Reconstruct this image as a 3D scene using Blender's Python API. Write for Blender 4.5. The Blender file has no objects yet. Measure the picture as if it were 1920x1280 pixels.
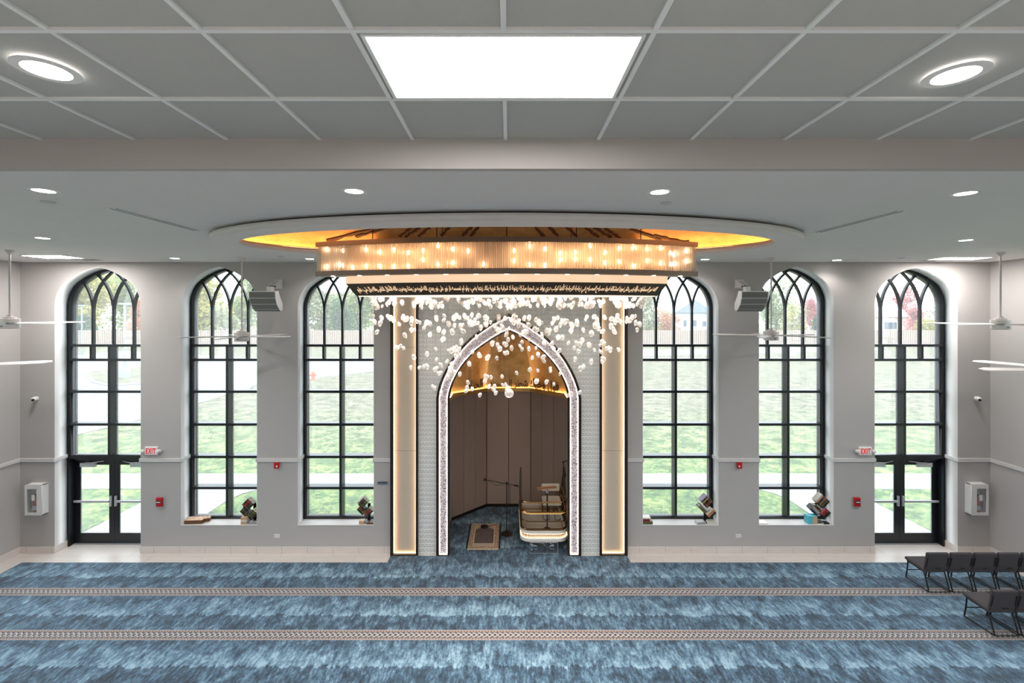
import bpy, bmesh, math, random
from mathutils import Vector, Matrix
random.seed(7)
SC = bpy.context.scene
COL = SC.collection
PI = math.pi
# ---- camera model of the photograph (1920 x 1280 frame) -------------------
CX, HY, F, ZC, D = 953.5, 586.0, 857.0, 5.857, 11.13
def W(px, py, d):
    return Vector(((px-CX)*d/F, d, ZC+(HY-py)*d/F))
def X(px, d=D): return (px-CX)*d/F
def Z(py, d=D): return ZC+(HY-py)*d/F
CEIL = ZC+1.23          # main ceiling
TCEIL = ZC+1.133        # tiled balcony ceiling
XL, XR = -11.89, 11.73  # side walls
# ---------------------------------------------------------------- materials
def srgb(r, g, b):
    f = lambda c: (c/255/12.92) if c/255 <= .04045 else ((c/255+.055)/1.055)**2.4
    return (f(r), f(g), f(b), 1)
class NT:
    def __init__(s, name):
        s.m = bpy.data.materials.new(name); s.m.use_nodes = True
        s.t = s.m.node_tree; s.t.nodes.clear()
        s.out = s.t.nodes.new('ShaderNodeOutputMaterial')
    def n(s, typ, ins=None, **at):
        nd = s.t.nodes.new('ShaderNode'+typ)
        for k, v in at.items(): setattr(nd, k, v)
        for k, v in (ins or {}).items(): s.set(nd.inputs[k], v)
        return nd
    def set(s, sock, v):
        if isinstance(v, bpy.types.NodeSocket): s.t.links.new(v, sock)
        elif isinstance(v, bpy.types.Node): s.t.links.new(v.outputs[0], sock)
        else: sock.default_value = v
    def math(s, op, a, b=None, c=None, clamp=False):
        nd = s.t.nodes.new('ShaderNodeMath'); nd.operation = op; nd.use_clamp = clamp
        for i, v in enumerate((a, b, c)):
            if v is not None: s.set(nd.inputs[i], v)
        return nd.outputs[0]
    def mix(s, f, a, b):
        nd = s.t.nodes.new('ShaderNodeMix'); nd.data_type = 'RGBA'
        s.set(nd.inputs[0], f); s.set(nd.inputs[6], a); s.set(nd.inputs[7], b)
        return nd.outputs[2]
    def ramp(s, f, stops):
        nd = s.t.nodes.new('ShaderNodeValToRGB'); cr = nd.color_ramp
        while len(cr.elements) < len(stops): cr.elements.new(.5)
        for e, (p, c) in zip(cr.elements, stops): e.position = p; e.color = c
        s.set(nd.inputs[0], f); return nd.outputs[0]
    def coord(s, scale=(1, 1, 1)):
        tc = s.n('TexCoord'); mp = s.n('Mapping', {'Vector': tc.outputs['Object'], 'Scale': scale})
        return mp.outputs[0]
    def noise(s, vec, scale=5, detail=3, rough=.5):
        return s.n('TexNoise', {'Vector': vec, 'Scale': scale, 'Detail': detail, 'Roughness': rough}).outputs[0]
    def bump(s, h, strength=.3, dist=.02):
        return s.n('Bump', {'Height': h, 'Strength': strength, 'Distance': dist}).outputs[0]
    def pbr(s, color, rough=.5, metal=0., normal=None, **kw):
        p = s.n('BsdfPrincipled')
        s.set(p.inputs['Base Color'], color); s.set(p.inputs['Roughness'], rough); s.set(p.inputs['Metallic'], metal)
        if normal is not None: s.set(p.inputs['Normal'], normal)
        for k, v in kw.items(): s.set(p.inputs[k], v)
        s.t.links.new(p.outputs[0], s.out.inputs[0]); return p
    def surf(s, sh):
        s.set(s.out.inputs[0], sh); return s.m
MATS = {}
def mat(name, rgb, rough=.5, metal=0., var=.06, scale=6., bump=0., **kw):
    """plain surface with slight procedural variation"""
    if name in MATS: return MATS[name]
    t = NT(name); c = srgb(*rgb)
    v = t.coord(); nz = t.noise(v, scale, 4)
    lo = tuple(x*(1-var) for x in c[:3])+(1,); hi = tuple(min(1, x*(1+var)) for x in c[:3])+(1,)
    t.pbr(t.mix(nz, lo, hi), rough, metal, t.bump(nz, bump, .01) if bump else None, **kw)
    MATS[name] = t.m; return t.m
def emit(name, rgb, strength):
    if name in MATS: return MATS[name]
    t = NT(name); e = t.n('Emission', {'Color': srgb(*rgb), 'Strength': strength}); t.surf(e)
    MATS[name] = t.m; return t.m
# ------------------------------------------------------------ mesh building
class MB:
    def __init__(s): s.bm = bmesh.new()
    def verts(s, pts): return [s.bm.verts.new(p) for p in pts]
    def face(s, vs):
        try: return s.bm.faces.new(vs)
        except ValueError: return None
    def box(s, x0, x1, y0, y1, z0, z1, M=None):
        ps = [Vector((x, y, z)) for z in (z0, z1) for y in (y0, y1) for x in (x0, x1)]
        if M is not None: ps = [M @ p for p in ps]
        v = s.verts(ps)
        for f in ((0, 2, 3, 1), (4, 5, 7, 6), (0, 1, 5, 4), (2, 6, 7, 3), (0, 4, 6, 2), (1, 3, 7, 5)):
            s.face([v[i] for i in f])
        return s
    def rings(s, rings, close=True, caps=True):
        R = [s.verts(r) for r in rings]; n = len(R[0])
        for a, b in zip(R, R[1:]):
            for i in range(n if close else n-1):
                j = (i+1) % n
                s.face([a[i], a[j], b[j], b[i]])
        if caps and close: s.face(R[0][::-1]); s.face(R[-1])
        return s
    def tube(s, pts, r, n=8, caps=True, closed=False):
        pts = [Vector(p) for p in pts]; rr = r if isinstance(r, (list, tuple)) else [r]*len(pts)
        N = len(pts); out = []; up = None
        for i, p in enumerate(pts):
            if closed: t = pts[(i+1) % N]-pts[i-1]
            else: t = pts[min(i+1, N-1)]-pts[max(i-1, 0)]
            t.normalize()
            if up is None:
                up = Vector((0, 0, 1)) if abs(t.z) < .9 else Vector((1, 0, 0))
            a = t.cross(up)
            if a.length < 1e-6: a = t.cross(Vector((0, 1, 0)))
            a.normalize(); b = a.cross(t).normalized(); up = b
            out.append([p+(a*math.cos(2*PI*k/n)+b*math.sin(2*PI*k/n))*rr[i] for k in range(n)])
        if closed: out.append(out[0])
        if closed:
            R = [s.verts(r_) for r_ in out[:-1]]
            for i in range(N):
                a, b = R[i], R[(i+1) % N]
                for k in range(n): s.face([a[k], a[(k+1) % n], b[(k+1) % n], b[k]])
            return s
        return s.rings(out, True, caps)
    def cyl(s, p0, p1, r, n=16, r2=None):
        return s.tube([p0, p1], [r, r if r2 is None else r2], n)
    def lathe(s, prof, c=(0, 0, 0), n=24, caps=True):
        c = Vector(c)
        return s.rings([[c+Vector((r*math.cos(2*PI*k/n), r*math.sin(2*PI*k/n), z)) for k in range(n)] for r, z in prof], True, caps)
    def ball(s, c, r, sub=2, M=None, jit=0., rnd=random):
        ret = bmesh.ops.create_icosphere(s.bm, subdivisions=sub, radius=1.)
        for v in ret['verts']:
            k = 1+(rnd.random()-.5)*2*jit
            p = v.co*k
            p = Vector((p.x*r[0], p.y*r[1], p.z*r[2])) if isinstance(r, (tuple, list)) else p*r
            if M is not None: p = M @ p
            v.co = p+Vector(c)
        return s
    def prism(s, poly, ext0, ext1, to):
        """poly: 2-D outline; to(a,b,h) -> point"""
        A = [to(a, b, ext0) for a, b in poly]; B = [to(a, b, ext1) for a, b in poly]
        return s.rings([A, B])
    def bar(s, pts, w, y0, y1):
        """flat bar along a poly-line in the XZ plane, width w, depth y0..y1"""
        pts = [Vector((p[0], p[1])) for p in pts]; R = []
        for i, p in enumerate(pts):
            t = (pts[min(i+1, len(pts)-1)]-pts[max(i-1, 0)]).normalized(); nrm = Vector((-t.y, t.x))*w/2
            a, b = p+nrm, p-nrm
            R.append([Vector((a.x, y0, a.y)), Vector((b.x, y0, b.y)), Vector((b.x, y1, b.y)), Vector((a.x, y1, a.y))])
        return s.rings(R)
    def build(s, name, m, parent=None, smooth=False, bevel=0., seg=2):
        bmesh.ops.recalc_face_normals(s.bm, faces=s.bm.faces)
        me = bpy.data.meshes.new(name); s.bm.to_mesh(me); s.bm.free()
        return link(name, me, m, parent, smooth, bevel, seg)
def root_of(o):
    while o.parent: o = o.parent
    return o
def link(name, me, m, parent=None, smooth=False, bevel=0., seg=2):
    o = bpy.data.objects.new(name, me); COL.objects.link(o)
    for k in (m if isinstance(m, (list, tuple)) else [m]): me.materials.append(k)
    if smooth:
        for p in me.polygons: p.use_smooth = True
        try: me.set_sharp_from_angle(angle=math.radians(40))
        except Exception: pass
    if parent:
        r = root_of(parent)
        Mi = Matrix.LocRotScale(r.location, r.rotation_euler, None).inverted()
        me.transform(Mi); o.parent = parent
    if bevel:
        b = o.modifiers.new('edge', 'BEVEL'); b.width = bevel; b.segments = seg; b.limit_method = 'ANGLE'
    return o
def plate_mesh(loops, a, b, axis='Y'):
    """filled outline with holes, thickness a..b along the axis"""
    cu = bpy.data.curves.new('outline', 'CURVE'); cu.dimensions = '2D'; cu.fill_mode = 'BOTH'; cu.extrude = abs(b-a)/2
    for lp in loops:
        sp = cu.splines.new('POLY'); sp.points.add(len(lp)-1); sp.use_cyclic_u = True
        for q, p in zip(sp.points, lp): q.co = (p[0], p[1], 0, 1)
    ob = bpy.data.objects.new('outline', cu); COL.objects.link(ob)
    dg = bpy.context.evaluated_depsgraph_get(); dg.update()
    me = bpy.data.meshes.new_from_object(ob.evaluated_get(dg))
    bpy.data.objects.remove(ob); bpy.data.curves.remove(cu)
    me.materials.clear()
    mid = (a+b)/2
    for v in me.vertices:
        x, y, z = v.co
        v.co = (x, mid-z, y) if axis == 'Y' else (x, y, mid+z) if axis == 'Z' else (mid+z, x, y)
    bm = bmesh.new(); bm.from_mesh(me); bmesh.ops.remove_doubles(bm, verts=bm.verts, dist=1e-5)
    bmesh.ops.recalc_face_normals(bm, faces=bm.faces); bm.to_mesh(me); bm.free()
    return me
def plate(name, loops, a, b, m, parent=None, axis='Y', **kw):
    return link(name, plate_mesh(loops, a, b, axis), m, parent, **kw)
def rect(x0, x1, z0, z1): return [(x0, z0), (x1, z0), (x1, z1), (x0, z1)]
# ------------------------------------------------------------------ tagging
def tag(o, label, cat, group=None, kind=None):
    o['label'] = label; o['category'] = cat
    if group: o['group'] = group
    if kind: o['kind'] = kind
    return o
def struct(o, label=None):
    o['kind'] = 'structure'
    if label: o['label'] = label
    return o
def thing(name, label, cat, loc=(0, 0, 0), rz=0., group=None):
    o = bpy.data.objects.new(name, None); COL.objects.link(o)
    o.location = loc; o.rotation_euler = (0, 0, rz); o.empty_display_size = .1
    return tag(o, label, cat, group)
def sroot(name, label=None, loc=(0, 0, 0), rz=0.):
    o = bpy.data.objects.new(name, None); COL.objects.link(o)
    o.location = loc; o.rotation_euler = (0, 0, rz); return struct(o, label)
def copy_tree(o, parent=None):
    c = o.copy(); COL.objects.link(c)
    if parent: c.parent = parent
    for ch in o.children: copy_tree(ch, c)
    return c
# ------------------------------------------------------------ arch profiles
def smooth_profile(pts, k=6):
    """Catmull-Rom through (t,s) from apex to springing"""
    P = [Vector(p) for p in pts]; out = []
    for i in range(len(P)-1):
        p1, p2 = P[i], P[i+1]
        p0 = P[i-1] if i else p1-(p2-p1)
        p3 = P[i+2] if i+2 < len(P) else Vector((p2.x, p2.y-(p1-p2).length))
        for j in range(k):
            t = j/k
            out.append(.5*((2*p1)+(p2-p0)*t+(2*p0-5*p1+4*p2-p3)*t*t+(3*p1-p0-3*p2+p3)*t**3))
    out.append(P[-1]); return [(p.x, p.y) for p in out]
WPROF = smooth_profile([(0, 1), (.15, .958), (.3, .906), (.532, .778), (.766, .596), (.883, .43), (.97, .212), (1, 0)])
MPROF = smooth_profile([(0, 1), (.162, .934), (.354, .829), (.569, .684), (.785, .465), (.938, .215), (1, 0)])
def arch(xc, hw, z0, zs, rise, prof):
    r = [(xc+t*hw, zs+s*rise) for t, s in prof]          # apex -> right spring
    l = [(xc-t*hw, zs+s*rise) for t, s in prof[1:]]       # apex side -> left spring
    return [(xc-hw, z0), (xc+hw, z0)]+r[::-1]+l
def arch_z(t, prof):
    t = abs(t)
    for (a, sa), (b, sb) in zip(prof, prof[1:]):
        if a <= t <= b: return sa+(sb-sa)*(t-a)/max(b-a, 1e-9)
    return 0.
# ================================================================ MATERIALS
def wall_paint(name, rgb, bump=.04):
    return mat(name, rgb, .85, 0, .02, 2.5, bump)
M_WALL = wall_paint('wall_paint', (186, 181, 178))
M_CEIL = wall_paint('ceiling_paint', (238, 232, 231))
M_RING = wall_paint('soffit_paint', (240, 233, 230))
M_TRIM = mat('painted_trim', (214, 210, 207), .6, 0, .02)
M_BLACK = mat('black_window_frame', (20, 23, 28), .32, 0, .1, **{'Specular IOR Level': .55})
M_ALU = mat('brushed_aluminium', (205, 208, 212), .35, .6, .05, 40)
M_WHITE = mat('white_plastic', (236, 234, 232), .4, 0, .02)
M_FANW = mat('white_enamel', (224, 217, 213), .45, 0, .02)
M_BRONZE = mat('dark_bronze_trim', (62, 54, 47), .4, .7, .1, 12)
M_TAUPE = mat('taupe_bronze_metal', (142, 128, 117), .42, .75, .08, 8)
M_GREYGR = mat('grey_grille_fabric', (128, 128, 124), .8, 0, .08, 200)
M_RED = mat('red_signal_plastic', (190, 24, 30), .35, 0, .05)
M_BLK = mat('matt_black', (18, 17, 17), .5, 0, .2)
M_BRASS = mat('polished_brass', (186, 142, 84), .22, 1., .06, 10)
M_BRSDK = mat('bronze_rail', (120, 88, 56), .28, 1., .1, 10)
M_CREAM = mat('cream_leather', (232, 222, 206), .55, 0, .03, 12, .06)
M_CHAIR = mat('charcoal_upholstery', (74, 68, 70), .9, 0, .12, 120, .12)
M_WOODT = mat('light_wood', (172, 122, 76), .45, 0, .2, 9)
def tile_mat():
    t = NT('ceiling_tile'); v = t.coord(); a = t.noise(v, 220, 2); b = t.noise(v, 3, 2)
    c = t.mix(t.math('MULTIPLY', a, .6), srgb(192, 192, 189), srgb(178, 179, 176))
    t.pbr(c, .95, 0, t.bump(a, .25, .004)); return t.m
M_TILE = tile_mat()
M_TBAR = mat('ceiling_grid_bar', (240, 241, 242), .5, .1, .02)
def floor_mat():
    t = NT('porcelain_floor'); v = t.coord((.6, 6, 1)); a = t.noise(v, 3, 5, .6)
    tc = t.coord()
    br = t.n('TexBrick', {'Vector': tc, 'Color1': (1, 1, 1, 1), 'Color2': (.93, .93, .93, 1), 'Mortar': (.62, .6, .58, 1), 'Scale': 1., 'Mortar Size': .003,
                          'Brick Width': 1.22, 'Row Height': .61}, offset=.5)
    c = t.mix(a, srgb(214, 204, 196), srgb(235, 228, 222))
    mx = t.n('MixRGB', {'Fac': 1., 'Color1': c, 'Color2': br.outputs[0]}, blend_type='MULTIPLY')
    t.pbr(mx.outputs[0], .35); return t.m
M_FLOOR = floor_mat()
def carpet_mat():
    t = NT('mottled_blue_carpet'); tc = t.n('TexCoord'); P = tc.outputs['Object']
    sp = t.n('SeparateXYZ', {0: P}); x, y = sp.outputs[0], sp.outputs[1]
    v1 = t.n('Mapping', {'Vector': P, 'Scale': (1.8, 1.15, 1)}).outputs[0]
    v2 = t.n('Mapping', {'Vector': P, 'Scale': (14, 3.6, 1)}).outputs[0]
    v3 = t.n('Mapping', {'Vector': P, 'Scale': (38, 16, 1)}).outputs[0]
    n1 = t.n('TexNoise', {'Vector': v1, 'Scale': 2.2, 'Detail': 7, 'Roughness': .66, 'Distortion': .5}).outputs[0]
    n2 = t.noise(v2, 1.3, 4, .6); n3 = t.noise(v3, 1., 2)
    f = t.math('ADD', t.math('MULTIPLY', n1, .52), t.math('ADD', t.math('MULTIPLY', n2, .38), t.math('MULTIPLY', n3, .19)))
    # brushed pile rows between the bands
    v = t.math('FRACT', t.math('DIVIDE', t.math('SUBTRACT', y, 8.166-12.85), 1.285))
    hi = t.math('SUBTRACT', 1., t.math('DIVIDE', t.math('SUBTRACT', v, .52), .48), clamp=True)
    isup = t.math('GREATER_THAN', t.math('ADD', v, t.math('MULTIPLY', t.math('ADD', t.math('SUBTRACT', n1, .5), t.math('MULTIPLY', t.math('SUBTRACT', n2, .5), .35)), .3)), .52)
    row = t.math('ADD', t.math('MULTIPLY', isup, t.math('MULTIPLY', hi, .09)), t.math('MULTIPLY', t.math('SUBTRACT', 1., isup), .0))
    f = t.math('ADD', f, t.math('SUBTRACT', row, .06))
    base = t.ramp(f, [(.38, srgb(16, 34, 48)), (.475, srgb(48, 77, 99)), (.55, srgb(88, 121, 144)), (.66, srgb(146, 178, 196))])
    # patterned bands
    bw = .26/1.285
    bv = t.math('DIVIDE', v, bw)
    inb = t.math('MULTIPLY', t.math('LESS_THAN', v, bw), t.math('LESS_THAN', y, 10.5))
    c = t.math('SUBTRACT', bv, .5); ac = t.math('ABSOLUTE', c)
    s1 = t.math('MULTIPLY', t.math('SINE', t.math('MULTIPLY', x, 2*PI/.19)), .17)
    s2 = t.math('MULTIPLY', t.math('SINE', t.math('MULTIPLY', x, 2*PI/.095)), .10)
    l1 = t.math('LESS_THAN', t.math('ABSOLUTE', t.math('SUBTRACT', c, s1)), .034)
    l2 = t.math('LESS_THAN', t.math('ABSOLUTE', t.math('ADD', c, s1)), .034)
    l3 = t.math('LESS_THAN', t.math('ABSOLUTE', t.math('SUBTRACT', t.math('SUBTRACT', ac, .13), s2)), .02)
    cen = t.math('MAXIMUM', l1, t.math('MAXIMUM', l2, l3))
    colc = t.mix(cen, srgb(38, 56, 78), srgb(204, 192, 180))
    dots = t.math('GREATER_THAN', t.math('SINE', t.math('MULTIPLY', x, 2*PI/.055)), .35)
    dz = t.math('LESS_THAN', t.math('ABSOLUTE', t.math('SUBTRACT', ac, .36)), .045)
    edge = t.mix(t.math('MULTIPLY', dots, dz), srgb(158, 136, 124), srgb(62, 64, 76))
    edge = t.mix(t.math('GREATER_THAN', ac, .455), edge, srgb(172, 168, 168))
    band = t.mix(t.math('GREATER_THAN', ac, .27), colc, edge)
    col = t.mix(inb, base, band)
    t.pbr(col, .9, 0, t.bump(t.math('ADD', n3, n2), .35, .02), **{'Sheen Weight': .25, 'Sheen Roughness': .5})
    return t.m
M_CARPET = carpet_mat()
def relief_mat():
    t = NT('white_relief_panel'); tc = t.n('TexCoord'); sp = t.n('SeparateXYZ', {0: tc.outputs['Object']})
    x, z = sp.outputs[0], sp.outputs[2]
    tri = t.math('PINGPONG', x, .042)
    zz = t.math('ADD', z, t.math('MULTIPLY', tri, .75))
    s = t.math('SINE', t.math('MULTIPLY', zz, 2*PI/.056))
    zz2 = t.math('SUBTRACT', z, t.math('MULTIPLY', t.math('PINGPONG', t.math('ADD', x, .021), .042), .75))
    s2 = t.math('SINE', t.math('MULTIPLY', zz2, 2*PI/.112))
    h = t.math('MAXIMUM', s, s2)
    h = t.math('SMOOTH_MAX', h, -.2, .5)
    c = t.ramp(h, [(0., srgb(226, 225, 220)), (.6, srgb(240, 239, 234)), (1., srgb(248, 247, 243))])  # groove shade put into the colour: low relief slightly darker
    t.pbr(c, .55, 0, t.bump(h, .55, .014)); return t.m
M_RELIEF = relief_mat()
def mosaic_mat():
    t = NT('shell_mosaic'); v = t.coord()
    vo = t.n('TexVoronoi', {'Vector': v, 'Scale': 55.}); w = t.n('SeparateColor', {0: vo.outputs['Color']}).outputs[0]
    c = t.ramp(w, [(0., srgb(110, 98, 114)), (.2, srgb(150, 138, 152)), (.36, srgb(222, 214, 222)), (1., srgb(252, 247, 250))])
    t.pbr(c, .35, 0, t.bump(vo.outputs[0], .4, .01)); return t.m
M_MOSAIC = mosaic_mat()
def gold_mat(name='gold_leaf', dark=(196, 148, 84), lite=(240, 196, 128), rough=.45):
    t = NT(name); v = t.coord((1, 1, 1)); a = t.noise(v, 2.4, 6, .65); b = t.noise(v, 30, 2)
    f = t.math('ADD', t.math('MULTIPLY', a, .8), t.math('MULTIPLY', b, .2))
    c = t.ramp(f, [(.34, srgb(*dark)), (.62, srgb(*lite))])
    t.pbr(c, rough, .55, t.bump(f, .15, .01)); return t.m
M_GOLD = gold_mat()
M_GOLDD = gold_mat('gold_dome_leaf', (178, 128, 72), (214, 164, 104), .5)
M_PANEL = mat('lit_cream_panel', (194, 184, 170), .6, 0, .03, 14, .05)
def padded():
    t = NT('taupe_fabric_panel'); v = t.coord((4, 4, 60)); a = t.noise(v, 6, 3)
    t.pbr(t.mix(a, srgb(158, 138, 126), srgb(174, 154, 142)), .9, 0, t.bump(a, .1, .004), **{'Sheen Weight': .3}); return t.m
M_PAD = padded()
def glass_mat(name, haze=.0, tint=(.97, .985, .98, 1), refl=.08, rough=.02):
    t = NT(name)
    tr = t.n('BsdfTransparent', {'Color': tint}); gl = t.n('BsdfGlossy', {'Color': (1, 1, 1, 1), 'Roughness': rough})
    lw = t.n('LayerWeight', {'Blend': .25})
    fac = t.math('ADD', t.math('MULTIPLY', lw.outputs['Fresnel'], .5), refl*.4, clamp=True)
    sh = t.n('MixShader', {0: fac, 1: tr, 2: gl})
    if haze:
        tl = t.n('BsdfTranslucent', {'Color': (.97, .98, 1, 1)})
        sh = t.n('MixShader', {0: haze, 1: sh, 2: tl})
    return t.surf(sh)
M_GLASS = glass_mat('glare_veil_window_glass', .075)  # white veil mixed into the panes, imitating glare from outdoors
M_CLEAR = glass_mat('clear_glass', 0, (.95, .97, .98, 1), .15)
def crystal_mat(name, body, white, rough, rim=0.):
    t = NT(name)
    tr = t.n('BsdfTransparent', {'Color': (1, .985, .965, 1)}); gl = t.n('BsdfGlossy', {'Color': (1, 1, 1, 1), 'Roughness': rough})
    lw = t.n('LayerWeight', {'Blend': .35})
    a = t.n('MixShader', {0: t.math('MULTIPLY', lw.outputs['Facing'], .85, clamp=True), 1: tr, 2: gl})
    tl = t.n('BsdfTranslucent', {'Color': white}); df = t.n('BsdfDiffuse', {'Color': white})
    b = t.n('MixShader', {0: .5, 1: tl, 2: df})
    return t.surf(t.n('MixShader', {0: t.math('ADD', body, t.math('MULTIPLY', lw.outputs['Facing'], rim), clamp=True), 1: a, 2: b}))
M_ROD = crystal_mat('crystal_rod_glass', .27, (1, .94, .86, 1), .12)
M_PEB = crystal_mat('frosted_pebble_glass', .42, (1, .98, .97, 1), .1, .6)
# ================================================================= THE ROOM
# floor, walls
fl = plate('floor', [rect(XL, XR, -3, D+.56)], -.1, 0, M_FLOOR, axis='Z'); struct(fl, 'pale beige porcelain tile floor')
WIN = []   # (x0px, x1px, apex_y, door?)
for n, (a, b, ap, dr) in enumerate([(102, 264, 500, 1), (339, 482, 499.5, 0), (558, 701, 508, 0), (1205, 1347.3, 508, 0), (1422.8, 1563.5, 499.5, 0), (1639.7, 1796, 501, 1)], 1):
    x0, x1 = X(a), X(b); hw = (x1-x0)/2; zt = Z(ap); rise = hw*(.89 if dr else .95)
    WIN.append((n, (x0+x1)/2, hw, 0. if dr else .675, zt-rise, rise, dr))
loops = [rect(XL-.3, XR+.3, -.1, 8.3)]
for n, xc, hw, z0, zs, rise, dr in WIN:
    loops.append(arch(xc, hw, z0 if z0 else -.05, zs, rise, WPROF))
loops.append(rect(-1.62, 1.62, -.05, 6.35))
wb = plate('wall_back', loops, D, D+.56, M_WALL); struct(wb, 'grey painted wall with arched windows')
SWY = [.8, 4.4, 7.9]
for nm, xa, xb in (('wall_left', XL-.56, XL), ("wall_right", XR, XR+.56)):
    lp = [rect(-3.2, D+.56, -.1, 8.3)]+[arch(yc, 1.6, .675, 5.55, 1.4, WPROF) for yc in SWY]
    struct(plate(nm, lp, xa, xb, M_WALL, axis='X'), 'grey painted side wall')
struct(MB().box(XL-.56, XR+.56, -3.3, -3, -.1, 8.3).build('wall_rear', M_WALL))
# main ceiling with an oval opening, balcony ceiling, bulkhead
YD, XD = 7.55, -.03
def oval(a, b, n=96): return [(XD+a*math.cos(2*PI*k/n), YD+b*math.sin(2*PI*k/n)) for k in range(n)]
struct(plate('ceiling', [rect(XL-.2, XR+.2, 3.04, D+.3), oval(4.62, 2.0)], CEIL, CEIL+.06, M_CEIL, axis='Z'), 'smooth painted main ceiling')
struct(MB().box(XL, XR, 3.0, 3.05, ZC+.944, 8.2).build('trim_1', M_WALL), 'painted bulkhead between the tiled and the smooth ceiling')
struct(MB().box(XL, XR, -3, 3.0, TCEIL+.012, TCEIL+.05).build('ceiling_tiles', M_TILE), 'lay-in acoustic ceiling tiles')
g = MB(); GX0, GP, GYP = -.02, .61, .593
gy = [2.435+GYP*k for k in range(-9, 1)]
for k in range(-19, 20):
    x = GX0+GP*k
    if k == 0:
        g.box(x-.011, x+.011, -3, gy[-2], TCEIL, TCEIL+.014); g.box(x-.011, x+.011, gy[-1], 3.0, TCEIL, TCEIL+.014)
    else: g.box(x-.011, x+.011, -3, 3.0, TCEIL, TCEIL+.014)
for y in gy: g.box(XL, XR, y-.011, y+.011, TCEIL-.001, TCEIL+.013)
struct(g.build('ceiling_grid', M_TBAR), 'pale metal grid bars of the tiled ceiling')
# roof over everything so that no daylight leaks in from above
struct(MB().box(XL-.56, XR+.56, -3.3, D+.56, 8.3, 8.5).build('roof_slab', M_WALL))
# chair rail and baseboards between the openings
edges = [XL]+[v for w in WIN for v in (w[1]-w[2], w[1]+w[2])]+[XR]
segs = [(edges[i], edges[i+1]) for i in range(0, len(edges), 2)]
RZ = Z(862)
rail = MB(); base = MB()
def railbox(x0, x1, y0, y1):
    rail.box(x0, x1, y0, y1, RZ-.045, RZ+.045)
msegs = []
for x0, x1 in segs:
    if x0 < 0 < x1: msegs += [(x0, -2.85), (2.87, x1)]
    else: msegs.append((x0, x1))
for x0, x1 in msegs: railbox(x0, x1, D-.03, D)
for n, xc, hw, z0, zs, rise, dr in WIN:
    railbox(xc-hw, xc-hw+.025, D-.03, D+.32); railbox(xc+hw-.025, xc+hw, D-.03, D+.32)
railbox(XL, XL+.03, -3, D-.03); railbox(XR-.03, XR, -3, D-.03)
struct(rail.build('trim_2', M_TRIM, bevel=.008), 'painted chair rail running round the walls')
def base_mat():
    t = NT('baseboard_tile'); v = t.coord((1, 1, 4)); a = t.noise(v, 3, 4)
    tc = t.n('TexCoord'); sp = t.n('SeparateXYZ', {0: tc.outputs['Object']})
    u = t.math('ADD', sp.outputs[0], sp.outputs[1])
    j = t.math('LESS_THAN', t.math('FRACT', t.math('DIVIDE', u, .622)), .009)
    t.pbr(t.mix(j, t.mix(a, srgb(210, 200, 194), srgb(230, 222, 217)), srgb(150, 140, 134)), .4); return t.m
M_BASE = base_mat()
nsegs = []
lx = XL
def bb(name, x0, x1, y0, y1):
    struct(MB().box(x0, x1, y0, y1, 0, .17).build(name, M_BASE, bevel=.003), 'pale tile baseboard')
w1, w6 = WIN[0], WIN[5]
bb('baseboard_back', XL, w1[1]-w1[2], D-.015, D); bb('baseboard_back', w1[1]+w1[2], -2.85, D-.015, D)
bb('baseboard_back', 2.87, w6[1]-w6[2], D-.015, D); bb('baseboard_back', w6[1]+w6[2], XR, D-.015, D)
bb('baseboard_back', w1[1]-w1[2], w1[1]-w1[2]+.015, D-.015, D+.32); bb('baseboard_back', w1[1]+w1[2]-.015, w1[1]+w1[2], D-.015, D+.32)
bb('baseboard_back', w6[1]-w6[2], w6[1]-w6[2]+.015, D-.015, D+.32); bb('baseboard_back', w6[1]+w6[2]-.015, w6[1]+w6[2], D-.015, D+.32)
bb('baseboard_left', XL, XL+.015, -3, D-.015); bb('baseboard_right', XR-.015, XR, -3, D-.015)
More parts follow.
